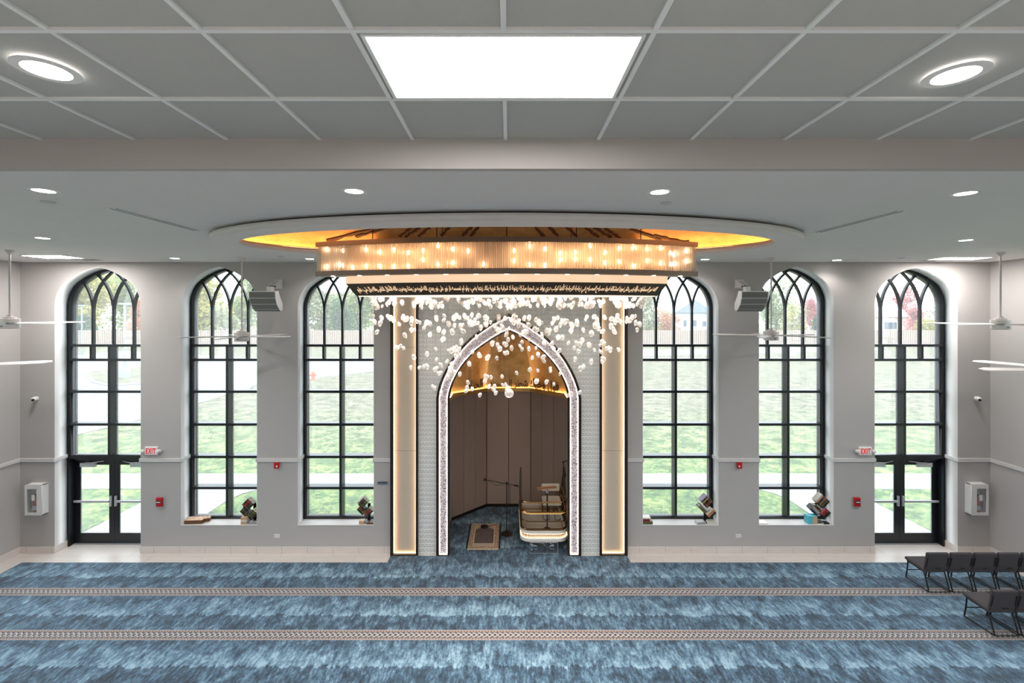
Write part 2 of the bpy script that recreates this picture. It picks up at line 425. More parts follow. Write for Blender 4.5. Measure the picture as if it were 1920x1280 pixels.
# ---------------------------------------------------------------- windows
ZR = [5.036, 4.675, 3.878, 3.056, 2.244, 1.465]
def window(n, loc, rz, hw, z0, zs, rise, door, label):
    r = sroot('window_%d' % n, label, loc, rz)
    Y0, Y1, YG = .316, .556, .50
    L = lambda mb, nm, m, p=r, **k: link_local(mb, nm, m, p, **k)
    zb = 2.2 if door else z0
    def mesh_plate(loops, a, b, nm, m, p=r):
        me = plate_mesh(loops, a, b); o = bpy.data.objects.new(nm, me); COL.objects.link(o); me.materials.append(m); o.parent = p; return o
    fw = .048
    ri = rise*(hw-fw)/hw
    outer = arch(0, hw, zb, zs, rise, WPROF)
    inner = arch(0, hw-fw, zb+(.05 if not door else .07), zs, ri, WPROF)
    mesh_plate([outer, inner], Y0, Y1, 'window_frame', M_BLACK)
    rails = [z for z in ZR if z > zb+.1]
    for z in rails:
        L(MB().box(-hw+fw, hw-fw, Y0+.003, Y1-.005, z-.031, z+.031), 'transom', M_BLACK)
    L(MB().box(-.03, .03, Y0, Y1-.003, zb+.05, ZR[0]-.03), 'mullion', M_BLACK)
    sp = hw/2*.985; T0, T1 = YG-.07, YG-.005
    for s in (-1, 1): L(MB().box(s*sp-.026, s*sp+.026, YG-.12, YG, ZR[1]+.03, ZR[0]-.03), 'glazing_bar', M_BLACK)
    zt = 5.87; R = 1.32
    for c in (-sp, 0, sp):
        L(MB().box(c-.026, c+.026, T0, T1, ZR[0]+.03, zt+.02), 'glazing_bar', M_BLACK)
        for s in (-1, 1):
            pts = []
            for k in range(41):
                a = k/40*1.25
                u, z = c+s*R*(1-math.cos(a)), zt+R*math.sin(a)
                if abs(u) >= hw-fw*.5: break
                lim = zs+ri*arch_z(u/(hw-fw), WPROF)
                pts.append((u, z))
                if z > lim: break
            if len(pts) > 2: L(MB().bar(pts, .046, T0+.002*s, T1+.002*s), 'tracery_bar', M_BLACK)
    mesh_plate([arch(0, hw-.02, zb+.03, zs, rise*(hw-.02)/hw, WPROF)], YG, YG+.012, 'window_pane', M_GLASS)
    return r
def link_local(mb, nm, m, p, bevel=0., smooth=False):
    bmesh.ops.recalc_face_normals(mb.bm, faces=mb.bm.faces)
    me = bpy.data.meshes.new(nm); mb.bm.to_mesh(me); mb.bm.free()
    o = bpy.data.objects.new(nm, me); COL.objects.link(o); me.materials.append(m); o.parent = p
    if smooth:
        for q in me.polygons: q.use_smooth = True
        me.set_sharp_from_angle(angle=math.radians(40))
    if bevel:
        b = o.modifiers.new('edge', 'BEVEL'); b.width = bevel; b.segments = 2; b.limit_method = 'ANGLE'
    return o
WHERE = ['leftmost arched window above the double door', 'second arched window from the left', 'arched window left of the niche',
         'arched window right of the niche', 'second arched window from the right', 'rightmost arched window above the double door']
for n, xc, hw, z0, zs, rise, dr in WIN:
    window(n, (xc, D, 0), 0, hw, z0, zs, rise, dr, WHERE[n-1])
k = 7
for yc in SWY:
    window(k, (XL, yc, 0), PI/2, 1.6, .675, 5.55, 1.4, False, 'arched window in the side wall'); k += 1
    window(k, (XR, yc, 0), -PI/2, 1.6, .675, 5.55, 1.4, False, 'arched window in the side wall'); k += 1
# window sills
for n, xc, hw, z0, zs, rise, dr in WIN:
    if not dr:
        struct(MB().box(xc-hw, xc+hw, D-.012, D+.32, z0, z0+.02).build('windowsill', M_TRIM, bevel=.004), 'white windowsill')
M_REVEAL = wall_paint('reveal_daylight_white', (244, 244, 244))  # whiter than the wall paint: daylight on the reveals put into the colour
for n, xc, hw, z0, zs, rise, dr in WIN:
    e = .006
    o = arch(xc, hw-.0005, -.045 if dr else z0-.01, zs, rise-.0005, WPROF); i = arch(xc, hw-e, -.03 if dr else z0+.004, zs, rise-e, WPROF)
    struct(plate('window_reveal', [o, i], D+.004, D+.315, M_REVEAL), 'window reveal lining whitened to imitate daylight')
# ------------------------------------------------------------------- doors
for n, (win, label) in enumerate(((w1, 'black glazed double door in the left corner'), (w6, 'black glazed double door in the right corner')), 1):
    _, xc, hw, *_r = win
    r = sroot('door_%d' % n, label, (xc, D, 0))
    Lo = lambda mb, nm, m, p=r, **k: link_local(mb, nm, m, p, **k)
    for s in (-1, 1):
        Lo(MB().box(*sorted((s*hw, s*(hw-.055))), .316, .556, 0, 2.2), 'door_jamb', M_BLACK)
    Lo(MB().box(-hw+.055, hw-.055, .40, .556, 2.13, 2.2), 'door_head', M_BLACK)
    Lo(MB().box(-hw+.055, hw-.055, .40, .556, 0, .012), 'threshold', M_ALU)
    lw = hw-.06
    for s in (-1, 1):
        x0, x1 = sorted((s*.004, s*lw))
        me = plate_mesh([rect(x0, x1, .015, 2.12), rect(x0+.125, x1-.125, .26, 2.0)], .47, .515)
        leaf = bpy.data.objects.new('door_leaf', me); COL.objects.link(leaf); me.materials.append(M_BLACK); leaf.parent = r
        Lo(MB().box(x0+.12, x1-.12, .487, .497, .255, 2.005), 'door_glass', M_GLASS, leaf)
        xa, xb = sorted((s*.09, s*(lw-.01)))
        Lo(MB().box(xa, xb, .405, .445, 1.06, 1.115), 'panic_bar', M_ALU, leaf, bevel=.008)
        xa, xb = sorted((s*.035, s*.085))
        Lo(MB().box(xa, xb, .42, .47, .96, 1.22), 'latch_plate', M_ALU, leaf, bevel=.01)
        xa, xb = sorted((s*(lw-.16), s*(lw-.56)))
        Lo(MB().box(xa, xb, .42, .47, 1.955, 2.06), 'door_closer', M_ALU, leaf, bevel=.006)
        Lo(MB().tube([(s*(lw-.3), .44, 2.07), (s*(lw-.5), .36, 2.085), (s*(lw-.75), .44, 2.1)], .012, 6), 'closer_arm', M_ALU, leaf)
# ================================================================== OUTSIDE
def ground_mat():
    t = NT('autumn_lawn'); P = t.n('TexCoord').outputs['Object']
    a = t.noise(P, 1.3, 8, .75); b = t.noise(P, 9, 5, .75)
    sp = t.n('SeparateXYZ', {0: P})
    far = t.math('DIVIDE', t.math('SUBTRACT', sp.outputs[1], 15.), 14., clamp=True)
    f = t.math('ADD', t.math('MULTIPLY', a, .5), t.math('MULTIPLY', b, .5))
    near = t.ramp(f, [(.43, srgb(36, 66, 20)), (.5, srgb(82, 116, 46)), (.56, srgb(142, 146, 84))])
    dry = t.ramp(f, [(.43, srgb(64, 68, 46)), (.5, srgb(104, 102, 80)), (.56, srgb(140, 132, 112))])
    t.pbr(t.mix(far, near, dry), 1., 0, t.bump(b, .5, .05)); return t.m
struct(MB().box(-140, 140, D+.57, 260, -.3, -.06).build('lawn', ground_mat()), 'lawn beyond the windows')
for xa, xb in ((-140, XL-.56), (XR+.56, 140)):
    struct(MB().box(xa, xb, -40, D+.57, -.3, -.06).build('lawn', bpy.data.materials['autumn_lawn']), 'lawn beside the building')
M_CONC = mat('pale_concrete', (160, 158, 156), .9, 0, .06, 3)
M_ASPH = mat('grey_asphalt', (128, 129, 135), .9, 0, .06, 2)
GZ = -.06
def G(px, py):   # ground point seen at a pixel
    d = (ZC-GZ)*F/(py-HY); return (X(px, d), d)
struct(plate('walkway', [[(-30, 15.33), (-11.6, 15.33), (-11.4, 15.0), (-11.4, D+.57), (-8.85, D+.57), (-8.85, 14.3), (-8.7, 14.9), (-8.3, 15.33), (8.3, 15.33), (8.7, 14.9), (8.85, 14.3),
                          (8.85, D+.57), (11.37, D+.57), (11.37, 15.0), (11.6, 15.33), (30, 15.33), (30, 16.75), (-30, 16.75)]], GZ, GZ+.03, M_CONC, axis='Z'), 'pale concrete walkway along the building')
lot = [(-60, 21.5), (-21.6, 22.9), (-21.0, 26.1), (-21.0, 36), (-20, 38.5), (-17.7, 41), (-13.6, 46), (-6, 52), (10, 60), (60, 72), (60, 79), (6, 70), (-14, 60), (-28, 58), (-60, 70)]
struct(plate('parking_lot', [lot], GZ, GZ+.02, M_ASPH, axis='Z'), 'asphalt drive and parking lot')
isl = [G(165, 700), G(178, 716), G(205, 722), G(262, 719), G(300, 717), G(300, 690), G(225, 693)]
cxi = sum(p[0] for p in isl)/7; cyi = sum(p[1] for p in isl)/7
struct(plate('kerb_island', [[(cxi+(x-cxi)*1.12, cyi+(y-cyi)*1.12) for x, y in isl]], GZ+.02, GZ+.14, M_CONC, axis='Z'), 'kerb of the planted island')
struct(plate('island_lawn', [isl], GZ+.14, GZ+.17, bpy.data.materials['autumn_lawn'], axis='Z'), 'grass island in the parking lot')
struct(plate('kerb_path', [[(-60, 19.9), (-21.3, 21.3), (-20.8, 22.2), (-20.2, 26.1), (-20.2, 36), (-21, 36), (-21.0, 26.1), (-21.6, 22.9), (-60, 21.5)]], GZ, GZ+.06, M_CONC, axis='Z'), 'pale kerb along the parking lot')
# fence
def fence_mat():
    t = NT('weathered_picket'); P = t.n('TexCoord').outputs['Object']; sp = t.n('SeparateXYZ', {0: P})
    j = t.math('LESS_THAN', t.math('FRACT', t.math('DIVIDE', sp.outputs[0], .42)), .16)
    w = t.noise(t.coord((2, 1, .2)), 3, 2)
    t.pbr(t.mix(j, t.mix(w, srgb(150, 134, 122), srgb(178, 162, 150)), srgb(96, 84, 76)), .9); return t.m
fo = MB().box(-95, 95, 86, 86.12, GZ, 2.55).build('picket_fence', fence_mat())
tag(fo, 'long weathered wooden picket fence behind the far lawn', 'fence')
# trees
def leaf_mat(name, a, b):
    t = NT(name); P = t.n('TexCoord').outputs['Object']; n = t.noise(P, .8, 4, .7)
    c = t.ramp(n, [(.32, srgb(*a)), (.66, srgb(*b))])
    df = t.n('BsdfDiffuse', {'Color': c}); tl = t.n('BsdfTranslucent', {'Color': c})
    return t.surf(t.n('MixShader', {0: .4, 1: df, 2: tl}))
LEAF = {'yellow green': leaf_mat('yellow_green_leaves', (128, 136, 66), (214, 200, 122)), 'pale green': leaf_mat('pale_green_leaves', (112, 132, 82), (186, 194, 132)),
        'dark green': leaf_mat('dark_green_leaves', (64, 92, 66), (116, 140, 104)), 'pinkish red': leaf_mat('pink_red_leaves', (170, 90, 96), (220, 150, 146)),
        'rust orange': leaf_mat('rust_leaves', (176, 120, 92), (216, 172, 132)), 'grey green': leaf_mat('grey_green_leaves', (126, 136, 104), (186, 186, 146))}
M_BARK = mat('grey_bark', (110, 98, 88), 1, 0, .2, 4)
TR = random.Random(3)
def tree(px, base_y, top_y, wpx, kind, label, d, n=1500, shape=1., name='tree'):
    x = X(px, d); zt = Z(top_y, d); w = wpx*d/F/2
    t = thing(name, label, 'tree', (x, d, GZ), 0, 'trees beyond the fence')
    h = zt-GZ; cz = GZ+h*.56; mb = MB()
    lobes = [(Vector((TR.uniform(-.6, .6)*w, TR.uniform(-.22, .22)*w, TR.uniform(-.34, .34)*h)), TR.uniform(.42, .68)) for _ in range(9)]
    s = max(.22, w*.055)
    for i in range(int(n*2.2)):
        c, rr = lobes[i % 9]
        v = Vector((TR.gauss(0, 1), TR.gauss(0, 1), TR.gauss(0, 1))).normalized()*(TR.random()**.4)
        p = Vector((x, d, cz))+c*shape+Vector((v.x*w*rr, v.y*w*rr*.45, v.z*h*.36*rr*1.1))
        a = Vector((TR.gauss(0, 1), TR.gauss(0, 1), TR.gauss(0, 1))).normalized()
        b = a.orthogonal().normalized()
        k = s*TR.uniform(.6, 1.3)
        q = mb.verts([p+a*k, p+b*k*.7, p-a*k, p-b*k*.7]); mb.face(q)
    cr = mb.build('crown', LEAF[kind], t)
    tb = MB().tube([(x, d, GZ-.1), (x+.1*w, d, GZ+h*.3), (x-.05*w, d, GZ+h*.62)], [max(.16, w*.07), max(.11, w*.045), .06], 8)
    for k in range(4):
        a = TR.uniform(0, 2*PI)
        tb.tube([(x, d, GZ+h*(.25+.08*k)), (x+math.cos(a)*w*.3, d+math.sin(a)*w*.12, GZ+h*(.45+.08*k)), (x+math.cos(a)*w*.6, d+math.sin(a)*w*.2, GZ+h*(.62+.05*k))], [max(.09, w*.03), .06, .03], 6)
    tb.build('trunk', M_BARK, t)
    return t
tree(165, 640, 500, 100, 'yellow green', 'tall yellow green tree seen through the leftmost window', 96, 2200)
tree(232, 640, 514, 92, 'pale green', 'pale green tree behind the tall lamp post', 104, 1800)
tree(150, 640, 590, 60, 'dark green', 'low dark green bushy tree at the left end of the fence', 92, 1200)
tree(262, 642, 560, 50, 'rust orange', 'rust tinted tree beside the leftmost window edge', 98, 900)
tree(385, 640, 500, 110, 'yellow green', 'yellow green tree in the left half of the second window', 95, 2200)
tree(455, 640, 510, 100, 'pale green', 'pale green tree behind the second window fan', 102, 1800)
tree(420, 640, 575, 60, 'grey green', 'low grey green tree in the middle of the second window', 92, 1000)
tree(600, 640, 506, 110, 'grey green', 'grey green tree in the left half of the third window', 97, 2200)
tree(672, 640, 524, 100, 'pale green', 'tall pale green tree beside the left column', 103, 2000)
tree(640, 642, 560, 66, 'dark green', 'dark green tree with bare trunk left of the niche', 91, 1200)
tree(1222, 640, 530, 84, 'grey green', 'grey green tree left of the blue roofed house', 98, 1500)
tree(1255, 640, 580, 44, 'rust orange', 'rust coloured tree at the corner of the blue roofed house', 93, 700)
tree(1452, 640, 526, 92, 'pale green', 'pale green tree behind the fan right of the niche', 99, 1800)
tree(1492, 640, 570, 50, 'yellow green', 'yellowish tree in the middle of the fifth window', 94, 1000)
tree(1520, 640, 560, 54, 'pinkish red', 'pinkish red tree in the fifth window', 102, 1100)
tree(1536, 642, 578, 28, 'dark green', 'narrow dark green evergreen tree beside the pink one', 90, 900, .6)
tree(1692, 640, 522, 74, 'pinkish red', 'tall pinkish red tree between the two far houses', 108, 1400)
tree(1712, 642, 575, 40, 'pinkish red', 'red tree behind the round green shrub', 97, 800)
tree(1738, 642, 590, 56, 'yellow green', 'round yellow green shrub beside the far right house', 90, 1200, .7)
tree(1765, 640, 548, 66, 'grey green', 'grey green tree at the right edge of the last window', 104, 900)
# houses
M_SIDE1 = mat('grey_siding', (190, 194, 200), .8, 0, .05, 2); M_SIDE2 = mat('beige_siding', (214, 196, 186), .8, 0, .05, 2)
M_ROOF1 = mat('slate_roof', (132, 142, 156), .9, 0, .1, 2); M_ROOF2 = mat('brown_roof', (186, 160, 156), .9, 0, .1, 2)
M_PANE = mat('dark_window_pane', (90, 104, 118), .15, 0, .1)
def house(px0, px1, eave_y, ridge_y, d, depth, msid, mroof, label, wins, gable=True):
    x0, x1 = X(px0, d), X(px1, d); ze, zr = Z(eave_y, d), Z(ridge_y, d)
    t = thing('house', label, 'house', ((x0+x1)/2, d, GZ), 0, 'houses beyond the fence')
    MB().box(x0, x1, d, d+depth, GZ, ze).build('wall', msid, t)
    xm = (x0+x1)/2; e = .5
    if gable:
        MB().rings([[Vector((x0-e, y, ze)), Vector((xm, y, zr)), Vector((x1+e, y, ze)), Vector((xm, y, ze-.02))] for y in (d-e, d+depth+e)]).build('roof', mroof, t)
    else:
        MB().rings([[Vector((x, d-e, ze)), Vector((x, d+depth/2, zr)), Vector((x, d+depth+e, ze)), Vector((x, d+depth/2, ze-.02))] for x in (x0-e, x1+e)]).build('roof', mroof, t)
    for (a, b, c, f) in wins:
        wx0, wx1, wz0, wz1 = X(a, d), X(b, d), Z(f, d), Z(c, d)
        fr = plate('window', [rect(wx0-.15, wx1+.15, wz0-.15, wz1+.15), rect(wx0, wx1, wz0, wz1)], d-.12, d-.01, M_WHITE, t)
        MB().box(wx0, wx1, d-.05, d-.02, wz0, wz1).build('pane', M_PANE, fr)
    return t
house(1268, 1336, 586, 562, 100, 10, M_SIDE1, M_ROOF1, 'grey house with blue slate roof beyond the right window', [(1281, 1287, 600, 612), (1298, 1306, 600, 612), (1316, 1324, 602, 612)])
house(1552, 1600, 588, 566, 112, 9, M_SIDE2, M_ROOF1, 'far house with grey roof at the edge of the fifth window', [(1556, 1562, 600, 612)], False)
house(1628, 1700, 594, 560, 100, 9, M_SIDE2, M_ROOF2, 'beige house with brown roof and wide white window', [(1657, 1681, 604, 617)], False)
house(1735, 1800, 600, 580, 114, 9, M_SIDE2, M_ROOF2, 'low beige house at the far right behind the shrub', [(1745, 1757, 608, 620)], False)
# lamp posts, hydrant, cones, bicycle hoop
M_POST = mat('grey_post', (150, 154, 160), .5, .5, .05)
def lamp_post(px, base_y, top_y, label, ped):
    x, d = G(px, base_y); zt = Z(top_y, d)
    t = thing('street_lamp', label, 'street lamp', (x, d, GZ), 0, 'lamp posts in the parking lot')
    if ped: MB().lathe([(.0, GZ), (.42, GZ), (.42, GZ+1.), (0, GZ+1.)], (x, d, 0), 20).build('base', M_CONC, t)
    MB().cyl((x, d, GZ+(.2 if ped else .015)), (x, d, zt), .085, 8).build('pole', M_POST, t)
    MB().box(x-.45, x+.45, d-.2, d+.2, zt-.06, zt+.1).build('lamp_head', M_POST, t, bevel=.03)
lamp_post(234, 711, 570, 'tall grey lamp post on the grass island', True)
lamp_post(153.5, 668, 573, 'thin far lamp post left of the grass island', False)
x, d = G(587, 712)
t = thing('fire_hydrant', 'orange red fire hydrant on the far lawn edge', 'fire hydrant', (x, d, GZ))
M_HYD = mat('hydrant_orange', (226, 110, 84), .5)
MB().lathe([(0, GZ), (.24, GZ), (.24, GZ+.08), (.16, GZ+.1), (.16, GZ+.55), (.2, GZ+.57), (.19, GZ+.66), (.1, GZ+.76), (.05, GZ+.82), (0, GZ+.82)], (x, d, 0), 16).build('body', M_HYD, t, smooth=True)
for s in (-1, 1): MB().cyl((x+s*.14, d, GZ+.42), (x+s*.28, d, GZ+.42), .08, 10).build('outlet_cap', M_HYD, t)
for px, py, lb in ((400, 729, 'white marker cone left in the parking lot edge'), (461, 726, 'white marker cone on the drive near the lawn')):
    x, d = G(px, py)
    t = thing('marker_cone', lb, 'cone', (x, d, GZ))
    MB().box(x-.22, x+.22, d-.22, d+.22, GZ+.02, GZ+.06).build('base', M_WHITE, t)
    MB().lathe([(0, GZ+.05), (.15, GZ+.05), (.03, GZ+.62), (0, GZ+.62)], (x, d, 0), 14).build('cone', M_WHITE, t)
for px, py, lb in ((227, 946, 'pale metal bicycle hoop outside the left door'), (1674, 944, 'pale metal bicycle hoop outside the right door')):
    x, d = G(px, py)
    h = .33 if px < 900 else .3
    tag(MB().tube([(x-.06, d, GZ-.02), (x-.06, d, GZ+h-.06), (x-.03, d, GZ+h), (x+.03, d, GZ+h), (x+.06, d, GZ+h-.06), (x+.06, d, GZ-.02)], .018, 8).build('bicycle_hoop', M_ALU, smooth=True), lb, 'bicycle rack')
# ====================================================== OVAL CEILING FEATURE
RT, RB = ZC+1.195, ZC+1.105
cr = sroot('ceiling_dome', 'oval soffit ring with a gold dome above the chandelier')
plate('soffit_ring', [oval(4.72, 2.09), oval(4.32, 1.67)], RB, RT, M_RING, cr, axis='Z')
M_SHADOW = mat('painted_gap_shade', (86, 80, 76), .9)  # shade of the gap above the ring put into a dark colour
plate('shadow_reveal', [oval(4.62, 1.99), oval(4.56, 1.93)], RT, CEIL+.02, M_SHADOW, cr, axis='Z')
def oring(a, b, z, n=96): return [Vector((x, y, z)) for x, y in oval(a, b, n)]
DA, DB, DZ, DH = 4.56, 1.93, CEIL+.01, .52
rings = []
for k in range(15):
    t = k/14; s = math.cos(t*PI/2)
    rings.append(oring(DA*max(s, .002), DB*max(s, .002), DZ+DH*math.sin(t*PI/2)**.9))
dm = MB().rings(rings, True, False).build('gold_dome', M_GOLDD, cr, smooth=True)
def dome_z(x, y):
    r = math.sqrt(((x-XD)/DA)**2+((y-YD)/DB)**2)
    t = math.acos(min(1, r)); return DZ+DH*math.sin(t)**.9
for c0 in (0, PI):   # cove lamps only at the two ends of the oval
    sec = []
    for k in range(25):
        a = c0+(k/24-.5)*1.9
        sec.append([Vector((XD+A_*math.cos(a), YD+B_*math.sin(a), z)) for A_, B_, z in ((4.47, 1.84, RT+.005), (4.50, 1.87, RT+.005), (4.50, 1.87, RT+.02), (4.47, 1.84, RT+.02))])
    MB().rings(sec).build('cove_light', emit('warm_cove_led', (255, 196, 130), 9), cr)
# dark crackle veins running down the gold dome
M_VEIN = mat('dark_vein', (96, 52, 22), .6, .3, .4, 30, .3)
VR = random.Random(5)
def dome_hit(px, py):
    dx, dz = (px-CX)/F, (HY-py)/F; y = 5.9
    while y < 9.45:
        if ((dx*y-XD)/DA)**2+((y-YD)/DB)**2 < 1 and ZC+dz*y >= dome_z(dx*y, y)-.012: return Vector((dx*y, y))
        y += .01
    return None
for (xa, ya, xb, yb) in ((612, 450, 714, 426), (668, 444, 726, 426), (750, 443, 772, 425), (760, 443, 786, 426), (784, 442, 806, 426), (828, 441, 842, 425), (866, 442, 884, 425), (882, 442, 896, 425),
                         (1004, 425, 1020, 443), (1030, 425, 1046, 442), (1062, 426, 1082, 443), (1098, 427, 1122, 444), (1116, 427, 1146, 445), (1134, 428, 1164, 446), (1182, 429, 1240, 450), (1226, 441, 1292, 455)):
    N = 10; P_ = [dome_hit(xa+(xb-xa)*i/(N-1), ya+(yb-ya)*i/(N-1)) for i in range(N)]
    P_ = [p for p in P_ if p is not None]
    if len(P_) < 3: continue
    mb = MB(); w = .06; R0 = []
    for i, p in enumerate(P_):
        dr = (P_[min(i+1, len(P_)-1)]-P_[max(i-1, 0)]).normalized(); nn = Vector((-dr.y, dr.x))
        ww = w*VR.uniform(.5, 1.4); o = nn*VR.uniform(-.015, .015)
        l, r = p+nn*ww/2+o, p-nn*ww/2+o
        R0.append([Vector((q.x, q.y, dome_z(q.x, q.y)-h)) for q, h in ((l, .004), (r, .004), (r, .022), (l, .022))])
    mb.rings(R0).build('vein', M_VEIN, cr)
# ============================================================== ARABIC TEXT
FORMS = {'ا': (0xFE8D, 2), 'أ': (0xFE83, 2), 'آ': (0xFE81, 2), 'إ': (0xFE87, 2), 'ب': (0xFE8F, 4), 'ة': (0xFE93, 2), 'ت': (0xFE95, 4), 'ث': (0xFE99, 4), 'ج': (0xFE9D, 4), 'ح': (0xFEA1, 4),
         'خ': (0xFEA5, 4), 'د': (0xFEA9, 2), 'ذ': (0xFEAB, 2), 'ر': (0xFEAD, 2), 'ز': (0xFEAF, 2), 'س': (0xFEB1, 4), 'ش': (0xFEB5, 4), 'ص': (0xFEB9, 4), 'ض': (0xFEBD, 4),
         'ط': (0xFEC1, 4), 'ظ': (0xFEC5, 4), 'ع': (0xFEC9, 4), 'غ': (0xFECD, 4), 'ف': (0xFED1, 4), 'ق': (0xFED5, 4), 'ك': (0xFED9, 4), 'ل': (0xFEDD, 4), 'م': (0xFEE1, 4),
         'ن': (0xFEE5, 4), 'ه': (0xFEE9, 4), 'و': (0xFEED, 2), 'ى': (0xFEEF, 2), 'ي': (0xFEF1, 4), 'ء': (0xFE80, 1)}
def shape(txt):
    txt = txt.replace('لا', '\u0001').replace('لأ', '\u0002')
    F2 = dict(FORMS); F2['\u0001'] = (0xFEFB, 2); F2['\u0002'] = (0xFEF7, 2)
    out = []
    for i, c in enumerate(txt):
        if c not in F2: out.append(c); continue
        b, n = F2[c]
        pj = i > 0 and txt[i-1] in F2 and F2[txt[i-1]][1] == 4 and n > 1
        nj = i+1 < len(txt) and txt[i+1] in F2 and F2[txt[i+1]][1] > 1 and n == 4
        out.append(chr(b+(3 if pj and nj else 1 if pj else 2 if nj else 0)))
    return ''.join(out)[::-1]
def text_mesh(s, size, extrude, bold=.0, res=2, space=1.):
    cu = bpy.data.curves.new('lettering', 'FONT'); cu.body = s; cu.size = size; cu.extrude = extrude; cu.offset = bold
    cu.align_x = 'CENTER'; cu.space_character = space; cu.resolution_u = res
    ob = bpy.data.objects.new('lettering', cu); COL.objects.link(ob)
    dg = bpy.context.evaluated_depsgraph_get(); dg.update()
    me = bpy.data.meshes.new_from_object(ob.evaluated_get(dg))
    bpy.data.objects.remove(ob); bpy.data.curves.remove(cu); me.materials.clear()
    return me
# =============================================================== CHANDELIER
YC = 7.5
ch = thing('chandelier', 'huge lens-shaped crystal chandelier with gilded script band and hanging glass pebbles', 'chandelier', (XD, YC, ZC))
def lens(a, b, z, n=40, yo=0.):
    fr = [Vector((XD+a*(2*i/n-1), YC+yo-b*(1-(2*i/n-1)**2), z)) for i in range(n+1)]
    bk = [Vector((XD-a*(2*i/n-1), YC+yo+b*(1-(2*i/n-1)**2), z)) for i in range(1, n)]
    return fr+bk
def band(name, spec, m, smooth=True):
    """closed ring: list of (a,b,h) going round the section"""
    R = [lens(a, b, ZC+h) for a, b, h in spec]
    return MB().rings(R+[R[0]], True, False).build(name, m, ch, smooth=smooth)
A1, B1 = 3.14, .57
band('top_band', [(A1, B1, 1.077), (A1, B1, 1.156), (A1-.1, B1-.05, 1.156), (A1-.1, B1-.05, 1.077)], M_TAUPE)
band('lower_band', [(A1, B1, .592), (A1, B1, .675), (A1-.1, B1-.05, .675), (A1-.1, B1-.05, .592)], M_TAUPE)
def lens_plate(name, outer, inner, h0, h1, m):
    lo = [[(p.x, p.y) for p in lens(*outer, 0)]]
    if inner: lo.append([(p.x, p.y) for p in lens(*inner, 0)])
    return plate(name, lo, ZC+h0, ZC+h1, m, ch, axis='Z')
lens_plate('under_plate', (A1-.1, B1-.05), (2.6, .46), .594, .61, M_TAUPE)
lens_plate('top_plate', (A1-.1, B1-.05), None, 1.12, 1.14, M_TAUPE)
M_REFL = mat('amber_reflector', (240, 206, 164), .6, .1, .14, 9)
band('reflector', [(2.6, .3, .62), (2.6, .3, 1.115), (2.57, .28, 1.115), (2.57, .28, .62)], M_REFL)
def arc_pos(a, b, n):
    """n points evenly spaced along the closed lens"""
    L = lens(a, b, 0, 200); per = [0]
    for i in range(len(L)): per.append(per[-1]+(L[(i+1) % len(L)]-L[i]).length)
    out = []; j = 0
    for k in range(n):
        s = per[-1]*k/n
        while per[j+1] < s: j += 1
        p, q = L[j], L[(j+1) % len(L)]; out.append(p+(q-p)*((s-per[j])/max(per[j+1]-per[j], 1e-9)))
    return out
mb = MB()
for i, p in enumerate(arc_pos(A1-.035, B1-.03, 430)):
    mb.cyl((p.x, p.y, ZC+.665), (p.x, p.y, ZC+1.09), .0125, 7)
for i, p in enumerate(arc_pos(A1-.09, B1-.07, 300)):
    mb.cyl((p.x, p.y, ZC+.665), (p.x, p.y, ZC+1.09), .0125, 6)
o = mb.build('crystal_rods', M_ROD, ch, smooth=True); o['kind'] = 'stuff'; o['label'] = 'curtain of clear crystal rods'
M_BULB = emit('warm_bulb', (255, 212, 172), 19)
bm0 = MB().ball((0, 0, 0), (.018, .018, .04), 1).build('bulb', M_BULB, None, smooth=True)
bp = arc_pos(A1-.2, B1-.15, 50); k = 0
BR = random.Random(2)
for row, hz in enumerate((.985, .79)):
    for p in bp:
        if BR.random() < .12: continue
        o = bm0.copy() if k else bm0
        if k: COL.objects.link(o)
        k += 1
        o.location = Vector((p.x, p.y, ZC+hz+BR.uniform(-.06, .06)))-Vector((XD, YC, ZC)); o.parent = ch
# second tier
A2, B2, A3, B3 = 2.64, .48, 2.47, .45
def shade_mat():
    t = NT('lit_fabric_shade'); v = t.coord((1, 1, 1)); n = t.noise(v, 3, 3)
    e = t.n('Emission', {'Color': t.mix(n, srgb(255, 206, 164), srgb(255, 224, 190)), 'Strength': .42})
    return t.surf(e)
band('fabric_shade', [(A2, B2, .473), (A2, B2, .594), (A2-.03, B2-.02, .594), (A2-.03, B2-.02, .473)], shade_mat())
M_SCRB = mat('dark_script_band', (74, 66, 60), .5, .4, .1, 6)
band('script_band', [(A3, B3, .276), (A2, B2, .473), (A2-.03, B2-.02, .473), (A3-.03, B3-.02, .276)], M_SCRB)
lens_plate('light_tray', (A3-.04, B3-.025), None, .262, .30, emit('tray_diffuser', (255, 222, 194), .75))
AY = ('الله نور السماوات والأرض مثل نوره كمشكاة فيها مصباح المصباح في زجاجة الزجاجة كأنها كوكب دري يوقد من شجرة مباركة زيتونة '
      'لا شرقية ولا غربية يكاد زيتها يضيء ولو لم تمسسه نار نور على نور يهدي الله لنوره من يشاء ويضرب الله الأمثال للناس والله بكل شيء عليم')
M_LET = emit('backlit_letters', (255, 216, 174), .5)
me = text_mesh(shape(AY), .15, .004, .0012)
xs = [v.co.x for v in me.vertices]; ys = [v.co.y for v in me.vertices]
x0, x1 = min(xs), max(xs); y0, y1 = min(ys), max(ys)
for v in me.vertices:
    u = (v.co.x-(x0+x1)/2)/(x1-x0)*2*.955        # -1..1 along the front
    w = .16+(v.co.y-y0)/(y1-y0)*.68               # 0 bottom .. 1 top
    a, b = A3+(A2-A3)*w, B3+(B2-B3)*w
    v.co = (XD+a*u, YC-b*(1-u*u)-.007-v.co.z, ZC+.276+(.473-.276)*w)
o = link('inscription', me, M_LET, ch); o['label'] = 'glowing gold Arabic verse'
